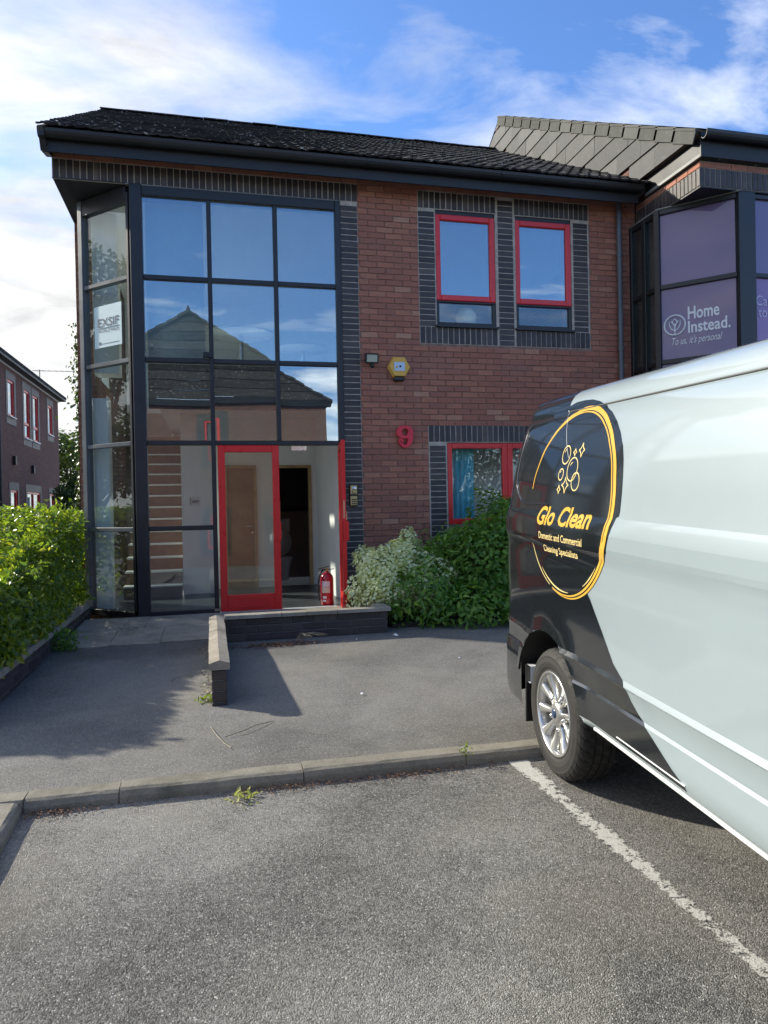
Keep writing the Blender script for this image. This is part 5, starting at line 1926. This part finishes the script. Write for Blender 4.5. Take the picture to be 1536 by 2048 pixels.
# side section: height above ground and how far the skin stands out from the wheel face plane
PV = [.40, .425, .445, .46, .60, .612, .632, .70, .714, .735, .80, 1.0, 1.10, 1.225, 1.262, 1.285, 1.345, 1.385, 1.422, 1.45, 1.6, 1.75, 1.85, 1.925, 1.938, 1.952, 1.975, 2.0, 2.03, 2.055, 2.075, 2.09, 2.10, 2.105]
PW = [-.06, -.022, -.010, 0, .001, -.007, -.003, -.002, .006, -.006, -.004, .006, .009, .010, .022, .026, .026, .020, .006, .001, -.019, -.050, -.080, -.110, -.122, -.122, -.126, -.135, -.155, -.19, -.25, -.36, -.6, -1.0]
HALF = 0.985
HUB = (0.138, 0.306)
ARCH_R = 0.462
ARC = (0.185, 0.312)


def end_u(v):
    return 0.955 - max(0.0, v - 0.9) * 0.10 + (0.012 if v < 0.75 else 0)


def van_w(u, v):
    w = float(np.interp(v, PV, PW)) - 0.03 * max(0.0, u) ** 2 / 0.8
    # lip around the wheel arch
    d = math.hypot(u - ARC[0], v - ARC[1])
    if d < ARCH_R + 0.09:
        w += 0.016 * (1 - abs(d - ARCH_R) / 0.09) if d >= ARCH_R else 0.016
    eu = end_u(v)
    rc = 0.11
    if u > eu - rc:
        t_ = min(1.0, (u - (eu - rc)) / rc)
        w -= rc * (1 - math.sqrt(max(0.0, 1 - t_ * t_)))
    return w


def front_top(u):
    """roof, windscreen and bonnet height towards the front"""
    return float(np.interp(u, [-4.25, -4.2, -4.05, -3.55, -3.45, -2.65, -2.3, 0], [0.62, 0.80, 0.98, 1.14, 1.18, 2.01, 2.105, 2.105]))


CREASE = (0.60, 0.612, 0.714, 0.735, 1.262, 1.285, 1.345, 1.422)
VV = []
for a, b in zip(PV[:-1], PV[1:]):
    nsub = max(1, int((b - a) / 0.05))
    VV += [a + (b - a) * k / nsub for k in range(nsub)]
VV.append(PV[-1])
US = [-4.25, -4.2, -4.1, -3.9, -3.6, -3.4, -3.1, -2.8, -2.5, -2.2, -1.9, -1.6, -1.3, -1.1, -0.95] + [-0.8 + 0.04 * k for k in range(41)]
US = [u for u in US if u <= 0.8001]
REAR_T = [0.86, 0.93, 0.97, 0.99, 1.0]
body = MB()
rings = []
for iu in range(len(US) + len(REAR_T)):
    left = []
    for v in VV:
        eu = end_u(v)
        if iu < len(US):
            u = US[iu]
            if u > 0.5:
                u = 0.5 + (u - 0.5) * (eu - 0.11 - 0.5) / 0.3
        else:
            t_ = [0.35, 0.65, 0.86, 0.97, 1.0][iu - len(US)]
            u = eu - 0.11 + 0.11 * t_
        ft = front_top(u)
        vv_ = v if ft > 2.10 else min(v, 0.40 + (v - 0.40) * (ft - 0.40) / (2.105 - 0.40)) if v > 0.40 else v
        w = van_w(u, v)
        if u < -3.0:
            w -= 0.16 * ((-3.0 - u) / 1.25) ** 2.2
        if iu == len(US) + len(REAR_T) - 1:
            vv_ = min(vv_, 2.06)
        left.append((u, w, vv_))
    right = [(u, -2 * HALF - w, v) for (u, w, v) in left[::-1]]
    rings.append(left + right)
nr = len(rings[0])
vs = [q for r_ in rings for q in r_]
fs, fm = [], []
for i in range(len(rings) - 1):
    for j in range(nr):
        j2 = (j + 1) % nr
        fs.append((i * nr + j, i * nr + j2, (i + 1) * nr + j2, (i + 1) * nr + j))
        uc = (rings[i][j][0] + rings[i + 1][j][0]) / 2
        vc = (rings[i][j][2] + rings[i][j2][2]) / 2
        black = uc > 0.36 or (uc > 0.175 and vc > 1.925)
        fm.append(1 if black else 0)
fs.append(tuple(range(nr)))
fm.append(0)
fs.append(tuple(range((len(rings) - 1) * nr, len(rings) * nr)))
fm.append(1)
me = bpy.data.meshes.new('body')
me.from_pydata(vs, [], fs)
for m_ in ('van white', 'wrap black', 'underbody'):
    me.materials.append(M(m_))
me.polygons.foreach_set('material_index', fm)
bm = bmesh.new()
bm.from_mesh(me)
bmesh.ops.remove_doubles(bm, verts=bm.verts, dist=0.0005)
bmesh.ops.recalc_face_normals(bm, faces=bm.faces)
for f in bm.faces:
    f.smooth = True
bm.to_mesh(me)
bm.free()
tmpb = bpy.data.objects.new('body', me)
COL.objects.link(tmpb)
cut = MB()
for hu in (ARC[0], HUB[0] - 3.3):
    for (w0, w1) in ((0.2, -0.30), (-2 * HALF + 0.30, -2 * HALF - 0.2)):
        mt = Matrix.Translation((hu, w0, ARC[1])) @ Matrix.Rotation(PI / 2, 4, 'X')
        n_ = 40
        L = w0 - w1
        vsx = [mt @ Vector((ARCH_R * math.cos(2 * PI * k / n_), ARCH_R * math.sin(2 * PI * k / n_), zz)) for zz in (0, L) for k in range(n_)]
        cut.add(vsx, [tuple(range(n_)), tuple(range(n_, 2 * n_))[::-1]] + [(k, (k + 1) % n_, n_ + (k + 1) % n_, n_ + k) for k in range(n_)])
cme = cut.mesh('arch_cutter', ['underbody'])
cob = bpy.data.objects.new('arch_cutter', cme)
COL.objects.link(cob)
md = tmpb.modifiers.new('arch', 'BOOLEAN')
md.object = cob
md.operation = 'DIFFERENCE'
md.solver = 'EXACT'
md.material_mode = 'TRANSFER'
bpy.context.view_layer.update()
bme = bpy.data.meshes.new_from_object(tmpb.evaluated_get(bpy.context.evaluated_depsgraph_get()))
bpy.data.objects.remove(tmpb)
bpy.data.objects.remove(cob)
bme.name = 'body'
bm = bmesh.new()
bm.from_mesh(bme)
for e_ in bm.edges:
    a_, b_ = e_.verts[0].co, e_.verts[1].co
    if len(e_.link_faces) == 2 and (e_.calc_face_angle(0) > rad(34) or (abs(a_.z - b_.z) < 1e-4 and any(abs(a_.z - q) < 2e-3 for q in CREASE))):
        e_.smooth = False
bm.to_mesh(bme)
bm.free()
VB = link('body', bme, VAN)


def drape(name, polys, mat, off, parent=VAN, cell=0.04):
    """flat print: (u,v) polygons laid on the van side, off metres proud of it"""
    bm = bmesh.new()
    for poly in polys:
        vs_ = [bm.verts.new((p_[0], p_[1], 0)) for p_ in poly]
        bm.faces.new(vs_)
    return drape_bm(name, bm, mat, off, parent, cell)


def drape_bm(name, bm, mat, off, parent=VAN, cell=0.04):
    us_ = [v.co.x for v in bm.verts]
    vs_ = [v.co.y for v in bm.verts]
    cutsv = [q for q in VV if min(vs_) < q < max(vs_)]
    nu = int((max(us_) - min(us_)) / cell)
    for q in cutsv:
        bmesh.ops.bisect_plane(bm, geom=bm.verts[:] + bm.edges[:] + bm.faces[:], plane_co=(0, q, 0), plane_no=(0, 1, 0))
    for k in range(1, nu + 1):
        q = min(us_) + (max(us_) - min(us_)) * k / (nu + 1)
        bmesh.ops.bisect_plane(bm, geom=bm.verts[:] + bm.edges[:] + bm.faces[:], plane_co=(q, 0, 0), plane_no=(1, 0, 0))
    bmesh.ops.triangulate(bm, faces=bm.faces[:])
    for v in bm.verts:
        u, vv_ = v.co.x, v.co.y
        v.co = (u, van_w(u, vv_) + off, vv_)
    for f in bm.faces:
        f.smooth = True
    for e_ in bm.edges:
        if abs(e_.verts[0].co.z - e_.verts[1].co.z) < 1e-4 and any(abs(e_.verts[0].co.z - q) < 2e-3 for q in CREASE):
            e_.smooth = False
    bmesh.ops.recalc_face_normals(bm, faces=bm.faces)
    me = bpy.data.meshes.new(name)
    bm.to_mesh(me)
    bm.free()
    # normals must face outward (+w)
    if len(me.polygons) and sum(q.normal.y for q in me.polygons) < 0:
        me.flip_normals()
    me.materials.append(M(mat))
    return link(name, me, parent)


# black wrap
arc_pts = [(ARC[0] + ARCH_R * 1.004 * math.cos(a), ARC[1] + ARCH_R * 1.004 * math.sin(a)) for a in [rad(161 - 138 * k / 24) for k in range(25)]]
wrap = [(0.37, 1.99), (0.173, 1.974), (0.085, 1.989), (-0.009, 1.990), (-0.104, 1.984), (-0.187, 1.967), (-0.263, 1.94), (-0.363, 1.898), (-0.444, 1.85), (-0.507, 1.795), (-0.557, 1.738), (-0.586, 1.678), (-0.61, 1.604),
        (-0.619, 1.532), (-0.623, 1.459), (-0.621, 1.435), (-0.598, 1.426), (-0.59, 1.394), (-0.567, 1.344), (-0.552, 1.307), (-0.542, 1.272), (-0.512, 1.238), (-0.476, 1.188), (-0.425, 1.135), (-0.366, 1.084), (-0.329, 1.059),
        (-0.357, 1.034), (-0.463, 0.905), (-0.553, 0.788), (-0.648, 0.727), (-0.714, 0.669), (-0.81, 0.61), (-0.889, 0.572), (-1.016, 0.507), (-1.109, 0.471), (-1.122, 0.462), (-0.31, 0.462)] + arc_pts + [(0.37, 0.76)]
wrap = [q for q in wrap if not (q[0] > 0.37)]
drape('black_wrap', [wrap], 'wrap black', 0.0015)


def interp_loop(pts, n=80):
    P_ = np.array(pts)
    d = np.r_[0, np.cumsum(np.hypot(*np.diff(P_, axis=0).T))]
    t_ = np.linspace(0, d[-1], n)
    return [(float(np.interp(q, d, P_[:, 0])), float(np.interp(q, d, P_[:, 1]))) for q in t_]


def brush(pts, widths, n=90):
    """ribbon following pts with widths given along it"""
    q = interp_loop(pts, n)
    wd = np.interp(np.linspace(0, 1, n), np.linspace(0, 1, len(widths)), widths)
    L_, R_ = [], []
    for i in range(n):
        a, b = q[max(0, i - 1)], q[min(n - 1, i + 1)]
        dx, dy = b[0] - a[0], b[1] - a[1]
        l = math.hypot(dx, dy) + 1e-9
        nx_, ny_ = -dy / l, dx / l
        L_.append((q[i][0] + nx_ * wd[i] / 2, q[i][1] + ny_ * wd[i] / 2))
        R_.append((q[i][0] - nx_ * wd[i] / 2, q[i][1] - ny_ * wd[i] / 2))
    return [[L_[i], L_[i + 1], R_[i + 1], R_[i]] for i in range(n - 1)]


cR, rU, rV = (-0.068, 1.472), 0.484, 0.466


def ring_pt(a, k=1.0):
    return (cR[0] - k * rU * math.cos(rad(a)), cR[1] + k * rV * math.sin(rad(a)))       # a=0 is towards the front (right in view)


ring = [ring_pt(a) for a in np.linspace(-108, 172, 80)]
rb = brush(ring, [0.008, 0.019, 0.031, 0.038, 0.043, 0.043, 0.040, 0.036, 0.029, 0.021, 0.014, 0.008])
drape('gold_ring', rb, 'gold print', 0.003)
rb2 = brush([ring_pt(a, 0.985) for a in np.linspace(-20, 95, 40)], [0.003, 0.007, 0.007, 0.003])
drape('ring_stripe', rb2, 'wrap black', 0.0042)
rb4 = brush([ring_pt(a, 1.0) for a in np.linspace(-95, -30, 30)], [0.002, 0.006, 0.006, 0.002])
drape('ring_stripe', rb4, 'wrap black', 0.0042)
rb3 = brush([ring_pt(a, 1.0) for a in np.linspace(-150, -112, 30)], [0.004, 0.007, 0.006, 0.004]) + brush([ring_pt(a, 0.955) for a in np.linspace(-128, -84, 30)], [0.002, 0.008, 0.008, 0.002]) + brush([ring_pt(a, 0.94) for a in np.linspace(-62, -40, 20)], [0.002, 0.007, 0.002])
drape('ring_stripe', rb3, 'pale gold print', 0.003)


def van_text(body_, u_left, v_base, w, h, mat, bold=0.0, shear=0.0, slope=0.0):
    me = fit_text(body_, w, h, bold, shear)
    bm = bmesh.new()
    bm.from_mesh(me)
    bpy.data.meshes.remove(me)
    for v in bm.verts:
        x, y = v.co.x, v.co.y
        v.co = (u_left - x, v_base + y + slope * x, 0)
    return drape_bm('lettering', bm, mat, 0.0032)


van_text('Glo Clean', 0.258, 1.348, 0.640, 0.100, 'gold print', bold=0.026, shear=0.22, slope=0.02)
van_text('Domestic and Commercial', 0.222, 1.276, 0.530, 0.038, 'pale gold print', bold=0.010)
van_text('Cleaning Specialists', 0.186, 1.200, 0.420, 0.046, 'pale gold print', bold=0.010)
bub = []
for (u, v, r) in [(0.010, 1.715, 0.046), (-0.092, 1.641, 0.058), (0.034, 1.616, 0.029), (-0.148, 1.580, 0.044)]:
    circ = [(u + r * math.cos(2 * PI * k / 32), v + r * math.sin(2 * PI * k / 32)) for k in range(33)]
    bub += brush(circ, [0.006, 0.006], 34)
    bub += brush([(u + r * 0.62 * math.cos(a), v + r * 0.62 * math.sin(a)) for a in [rad(28 + 50 * k / 8) for k in range(9)]], [0.003, 0.006, 0.003], 10)
for (u, v, a, b) in [(-0.088, 1.725, 0.020, 0.020), (-0.162, 1.733, 0.033, 0.036), (-0.034, 1.562, 0.042, 0.042), (0.038, 1.540, 0.022, 0.023)]:
    st_ = []
    for k in range(4):
        a0 = PI / 2 * k
        tip, nxt = (math.cos(a0), math.sin(a0)), (math.cos(a0 + PI / 2), math.sin(a0 + PI / 2))
        for t_ in np.linspace(0, 1, 6)[:-1]:
            q = ((1 - t_) ** 2 * tip[0] + 2 * t_ * (1 - t_) * 0.16 * (tip[0] + nxt[0]) + t_ ** 2 * nxt[0], (1 - t_) ** 2 * tip[1] + 2 * t_ * (1 - t_) * 0.16 * (tip[1] + nxt[1]) + t_ ** 2 * nxt[1])
            st_.append((u + a * q[0], v + b * q[1]))
    st_.append(st_[0])
    bub += brush(st_, [0.006, 0.006], 40)
drape('bubble_emblem', bub, 'pale gold print', 0.003)


def bead(name, pts, r, mat, off=0.0, n=70, parent=VAN):
    q = interp_loop(pts, n)
    m = MB()
    m.tube([(u, van_w(u, v) + off, v) for u, v in q], r, 6)
    return m.build(name, mat, parent)


# recessed rear quarter panel, its raised outline, shut lines, gutter
bead('quarter_panel_edge', [(0.139, 1.920), (0.42, 1.916), (0.66, 1.908), (0.706, 1.885), (0.708, 1.805), (0.718, 1.70), (0.713, 1.604), (0.703, 1.555), (0.653, 1.505), (0.59, 1.468), (0.50, 1.455), (0.15, 1.458)], 0.006, 'wrap black', 0.001)
bead('shut_line', [(0.165, 1.955), (0.139, 1.92), (0.06, 1.80), (-0.02, 1.700)], 0.0012, 'silver edge', 0.003)
bead('roof_gutter', [(0.16, 1.946), (-1.0, 1.946), (-2.3, 1.946)], 0.0045, 'alloy dark', 0.0)
bead('sill_trim', [(-0.345, 0.425), (-0.6, 0.425), (-1.5, 0.425), (-2.6, 0.425)], 0.011, 'silver edge', -0.004)
bead('sill_trim', [(-0.60, 0.478), (-0.9, 0.478), (-1.11, 0.478)], 0.003, 'silver edge', 0.002)
bead('door_shut_line', [(-2.05, 0.50), (-2.05, 1.92)], 0.003, 'underbody', 0.0)
# rear bumper, mud flap, lamp, underside
rb_ = MB()
pl_ = []
for (v, ins) in [(0.235, 0.05), (0.25, 0.022), (0.29, 0.006), (0.36, 0.0), (0.50, 0.0), (0.60, 0.0), (0.61, 0.02)]:
    eu, rc = end_u(0.7) + 0.018 - ins, 0.13
    w0 = van_w(0.60, 0.55) - 0.006 - ins * 0.6
    half = [(0.585, w0), (0.70, w0 - 0.004), (eu - rc, w0 - 0.012)]
    half += [(eu - rc + rc * math.sin(a), w0 - 0.012 - rc * (1 - math.cos(a))) for a in [rad(q) for q in (15, 30, 45, 60, 75, 90)]]
    pl_.append([(u, w, v) for (u, w) in half] + [(u, -2 * HALF - w, v) for (u, w) in half[::-1]])
n_ = len(pl_[0])
rb_.add([q for r_ in pl_ for q in r_], [(i * n_ + j, i * n_ + j + 1, (i + 1) * n_ + j + 1, (i + 1) * n_ + j) for i in range(len(pl_) - 1) for j in range(n_ - 1)], 0, True)
rb_.build('rear_bumper', 'wrap black', VAN)
mf = MB()
mf.bevbox(-0.24, -0.02, 0.0, 0.012, 0.16, 0.50, 0.003, mtx=Matrix.Translation((HUB[0] + 0.405, 0, 0)) @ Matrix.Rotation(-PI / 2, 4, 'Z') @ Matrix.Diagonal((-1, 1, 1, 1)))
mf.build('mud_flap', 'black plastic', VAN)
MB().bevbox(0.50, 0.56, -0.20, -0.03, 0.40, 0.50, 0.004).build('flap_bracket', 'silver edge', VAN)
MB().bevbox(0.90, 0.94, -0.21, -0.085, 0.95, 1.42, 0.006).build('tail_lamp', 'lamp red', VAN)
ub = MB()
ub.box(-3.9, 0.9, -1.75, -0.22, 0.30, 0.395)
ub.tube([(HUB[0], -0.25, 0.30), (HUB[0], -1.7, 0.30)], 0.06, 10)
ub.tube([(0.7, -0.55, 0.28), (-2.6, -0.6, 0.26)], 0.035, 8)
ub.build('chassis', 'underbody', VAN)
# front: windscreen, side window, headlamps, grille, mirror
ws = MB()
ws.add([(-2.68, -0.30, 1.975), (-3.42, -0.20, 1.225), (-3.42, -1.77, 1.225), (-2.68, -1.67, 1.975)], [(0, 1, 2, 3)])
ws.build('windscreen', 'wc dark', VAN)
drape('side_window', [[(-2.15, 1.46), (-2.15, 1.86), (-2.55, 1.84), (-3.2, 1.46)]], 'wc dark', 0.003)
for w in (-0.16, -1.81):
    MB().bevbox(-4.16, -3.9, w - 0.12, w + 0.1, 0.80, 0.98, 0.02).build('headlamp', 'ceramic', VAN)
MB().box(-4.27, -4.2, -1.5, -0.47, 0.55, 0.75).build('grille', 'black plastic', VAN)
for s in (1, -1):
    wc_ = 0.10 if s > 0 else -2 * HALF - 0.10
    MB().bevbox(-3.05, -2.93, wc_ - 0.11, wc_ + 0.11, 1.15, 1.42, 0.02).build('wing_mirror', 'black plastic', VAN)


# wheels
def wheel(u, w, side):
    R0 = 0.334
    mt = Matrix.Translation((u, w, HUB[1] + 0.034)) @ Matrix.Rotation(-PI / 2 if side > 0 else PI / 2, 4, 'X') @ Matrix.Diagonal((1.03, 1.03, 1, 1))    # local +z looks outward
    wh = MB()
    hub = MB()
    hub.lathe([(0.0, -0.03), (0.075, -0.03), (0.075, -0.12), (0.0, -0.12)], 20, mt)
    root = hub.build('wheel', 'alloy dark', VAN)
    # tyre: sidewall profile and grooved tread
    prof = [(0.218, -0.190), (0.225, -0.205), (0.262, -0.218), (0.300, -0.215), (0.322, -0.205), (0.331, -0.188)]
    for zz in (-0.160, -0.148, -0.120, -0.108, -0.080, -0.068, -0.042):
        prof += [(R0, zz)]
    tread = []
    grooves = [(-0.172, -0.162), (-0.130, -0.120), (-0.088, -0.078)]
    tread.append((0.331, -0.192))
    cur = -0.190
    for (g0, g1) in grooves:
        tread += [(R0, cur), (R0, g0), (R0 - 0.009, g0 + 0.001), (R0 - 0.009, g1 - 0.001), (R0, g1)]
        cur = g1 + 0.0005
    tread += [(R0, -0.048), (0.331, -0.034), (0.325, -0.022), (0.314, -0.010)]
    side_ = [(0.300, -0.002), (0.294, 0.001), (0.286, 0.0005), (0.262, 0.004), (0.240, 0.001), (0.231, -0.003), (0.224, -0.006), (0.217, -0.004), (0.214, -0.014)]
    full = [(0.214, -0.195), (0.222, -0.208), (0.262, -0.220), (0.300, -0.215), (0.322, -0.205)] + tread + side_
    nseg = 144
    vs, fs = [], []
    for i, (r_, h_) in enumerate(full):
        for k in range(nseg):
            a = 2 * PI * k / nseg
            rr_, hh_ = r_, h_
            on_shoulder = 5 <= i and -0.052 < h_ < -0.005 and r_ > 0.309
            on_tread = r_ > 0.333 and h_ <= -0.048
            ph = (k + int(-h_ * 60)) % 4
            if on_shoulder and ph == 0:
                rr_ -= 0.004
            if on_tread and ph == 0:
                rr_ -= 0.005
            vs.append(mt @ Vector((rr_ * math.cos(a), rr_ * math.sin(a), hh_)))
    for i in range(len(full) - 1):
        for k in range(nseg):
            fs.append((i * nseg + k, i * nseg + (k + 1) % nseg, (i + 1) * nseg + (k + 1) % nseg, (i + 1) * nseg + k))
    wh.add(vs, fs, 0, False)
    wh.build('tyre', 'tyre rubber', root)
    # rim
    rm = MB()
    rm.lathe([(0.2175, -0.012), (0.2165, -0.002), (0.210, 0.0), (0.204, -0.004), (0.198, -0.022), (0.195, -0.06), (0.19, -0.16), (0.15, -0.165)], 64, mt)
    rm.lathe([(0.0, -0.012), (0.030, -0.012), (0.050, -0.016), (0.062, -0.026), (0.066, -0.05)], 32, mt)
    ns = 10
    for k in range(ns):
        a = 2 * PI * k / ns + 0.15
        rot = Matrix.Rotation(a, 4, 'Z')
        st_ = []
        secs = [(0.048, 0.0125, -0.020), (0.085, 0.0115, -0.030), (0.125, 0.015, -0.026), (0.165, 0.021, -0.016), (0.200, 0.030, -0.010)]
        pv_ = []
        for (r_, hw, zt) in secs:
            for (y_, z_) in [(-hw, zt - 0.03), (-hw * 0.92, zt - 0.004), (-hw * 0.45, zt), (hw * 0.45, zt), (hw * 0.92, zt - 0.004), (hw, zt - 0.03)]:
                pv_.append(mt @ rot @ Vector((r_, y_, z_)))
        ff = [(i * 6 + j, i * 6 + j + 1, (i + 1) * 6 + j + 1, (i + 1) * 6 + j) for i in range(4) for j in range(5)]
        rm.add(pv_, ff, 0, True)
    rm.build('rim', 'alloy', root)
    bt_ = MB()
    for k in range(5):
        a = 2 * PI * k / 5 + 0.46
        c_ = mt @ Matrix.Translation((0.083 * math.cos(a), 0.083 * math.sin(a), 0))
        bt_.lathe([(0.0, -0.018), (0.008, -0.019), (0.0115, -0.024), (0.0115, -0.05)], 10, c_)
    bt_.build('wheel_nut', 'chrome', root, kind='stuff')
    cp = MB()
    cp.lathe([(0, -0.004), (0.022, -0.006), (0.026, -0.012)], 24, mt @ Matrix.Diagonal((1.0, 1.0, 1, 1)))
    cp.build('hub_cap', 'emblem blue', root)
    dk = MB()
    dk.lathe([(0.07, -0.075), (0.14, -0.075), (0.14, -0.095), (0.07, -0.095)], 32, mt)
    dk.lathe([(0.0, -0.168), (0.19, -0.168)], 24, mt)
    dk.build('brake_disc', 'alloy dark', root)
    return root


for hu in (HUB[0], HUB[0] - 3.3):
    wheel(hu, -0.012, 1)
    wheel(hu, -2 * HALF + 0.012, -1)

# ------------------------------------------------------------------ small things on the ground
def scatter(name, label, cat, n, fx, size, mat, zf, width=0.5, kind='stuff', flat=1.6, single=False):
    P = np.array([fx() for _ in range(n)])
    P = np.c_[P, [zf(q[1]) + 0.006 + RNG.random() * 0.012 for q in P]]
    N = np.tile(np.array([0, 0, flat]), (n, 1))
    o = leaves(name, P, N, size, mat, None, width, up=flat, spread=0.8)
    o['label'], o['category'], o['kind'] = label, cat, kind
    return o


def pile(cx, cy, sx, sy):
    return lambda: (random.gauss(cx, sx), random.gauss(cy, sy))


scatter('leaf_litter', 'brown dead leaves swept against the foot of the low wall', 'leaves', 420, pile(0.62, -2.12, 0.22, 0.05), 0.028, 'dead leaf', pave_z)
scatter('leaf_litter', 'thin reddish litter lying along the foot of the kerb', 'leaves', 900, lambda: (random.choice([random.uniform(-0.88, 1.5), random.gauss(-0.75, 0.1), random.gauss(0.35, 0.14), random.gauss(1.0, 0.2)]), KY - abs(random.gauss(0, 0.04)) - 0.006), 0.014, 'dead leaf', park_z)
scatter('leaf_litter', 'scattered pale crumbs and bits over the pavement', 'litter', 130, lambda: (random.uniform(-1.4, 3.0), random.uniform(-5.1, -1.95)), 0.010, 'straw', pave_z, 0.7)
scatter('leaf_litter', 'dead stems and leaves on the entrance slabs', 'leaves', 110, pile(-0.85, -0.8, 0.18, 0.25), 0.022, 'dead leaf', lambda y: pave_z(y) + 0.012)


def weed(name, label, x, y, zb, n, r, h, size, mat='shrub leaf', width=0.35):
    P = np.stack([x + RNG.normal(0, r, n), y + RNG.normal(0, r, n), zb + RNG.random(n) * h], 1)
    N = np.stack([RNG.normal(0, 1, n), RNG.normal(0, 1, n), np.full(n, 0.6)], 1)
    o = leaves(name, P, N, size, mat, None, width)
    tag(o, label, 'plant')
    return o


weed('weed', 'small green weed growing from the joint of the kerb', 1.33, KY + 0.03, -0.165, 34, 0.016, 0.045, 0.026, 'hedge leaf')
weed('weed', 'weeds growing along the left foot of the low wall pier', -0.06, -3.85, -0.14, 60, 0.03, 0.05, 0.03, 'hedge leaf')
P_ = 70
o = leaves('weed', np.stack([-0.055 + RNG.normal(0, 0.02, 150), -3.9 + RNG.random(150) * 2.0, -0.125 + RNG.random(150) * 0.04], 1), np.tile(np.array([0., 0, 1]), (150, 1)), 0.026, 'straw', None, 0.4)
tag(o, 'dry weeds in the gap between pavement and pier wall', 'plant')
weed('weed', 'low green weed at the foot of the hedge wall', -1.36, -1.75, -0.1, 260, 0.06, 0.20, 0.05)
sp_ = weed('fallen_sprig', 'pale green broken sprig lying on the car park by the kerb', 0.135, -5.40, -0.222, 46, 0.04, 0.016, 0.034, 'pale leaf', 0.4)
tag(sp_, 'pale green broken sprig lying on the car park by the kerb', 'sprig')
gs = MB()
for k in range(9):
    a = random.uniform(-0.5, 1.3)
    L = random.uniform(0.12, 0.28)
    b_ = Vector((0.80 + random.uniform(-0.04, 0.04), -2.0, -0.095))
    gs.tube([b_, b_ + Vector((math.cos(a) * L * 0.5, -0.05, 0.09)), b_ + Vector((math.cos(a) * L, -0.12, 0.05 + 0.03 * random.random()))], [0.002, 0.002, 0.0008], 4, cap=False)
tag(gs.build('grass_tuft', 'straw'), 'dry grass tuft growing at the foot of the low wall', 'grass')
tw = MB()
z = pave_z(-4.6) + 0.008
tw.tube([(-0.03, -4.42, z), (0.0, -4.62, z + 0.01), (0.05, -4.78, z), (0.08, -4.86, z)], 0.0018, 5)
tag(tw.build('twig', 'straw'), 'pale thin twig lying on the pavement', 'twig')
tw = MB()
tw.tube([(0.05, -4.66, z), (0.16, -4.6, z + 0.008), (0.24, -4.52, z + 0.012), (0.36, -4.42, z)], 0.0018, 5)
tag(tw.build('twig', 'bark'), 'dark twig lying on the pavement beside the pale one', 'twig')
tw = MB()
z = pave_z(-3.2) + 0.006
tw.tube([(-0.33, -3.22, z), (-0.28, -3.14, z + 0.01), (-0.16, -3.1, z)], 0.0018, 5)
tag(tw.build('twig', 'bark'), 'dark twig lying left of the low wall', 'twig')


def scrap(x, y, s, label):
    z = pave_z(y) + 0.004
    vs = []
    for k in range(7):
        a = 2 * PI * k / 7
        r_ = s * random.uniform(0.5, 1)
        vs.append((x + r_ * math.cos(a), y + r_ * 0.8 * math.sin(a), z + random.uniform(0, s * 0.5)))
    vs.append((x, y, z + s * 0.75))
    m = MB().add(vs, [(k, (k + 1) % 7, 7) for k in range(7)] + [tuple(range(7))[::-1]])
    tag(m.build('paper_scrap', 'paper white'), label, 'litter', 'scraps of paper on the pavement')


scrap(1.77, -2.05, 0.035, 'crumpled white scrap at the right end of the low wall')
scrap(1.36, -2.1, 0.014, 'tiny white scrap in front of the low wall')
scrap(1.02, -4.0, 0.022, 'small white scrap in the middle of the pavement')
scrap(2.05, -3.15, 0.018, 'small pale scrap on the pavement near the van')
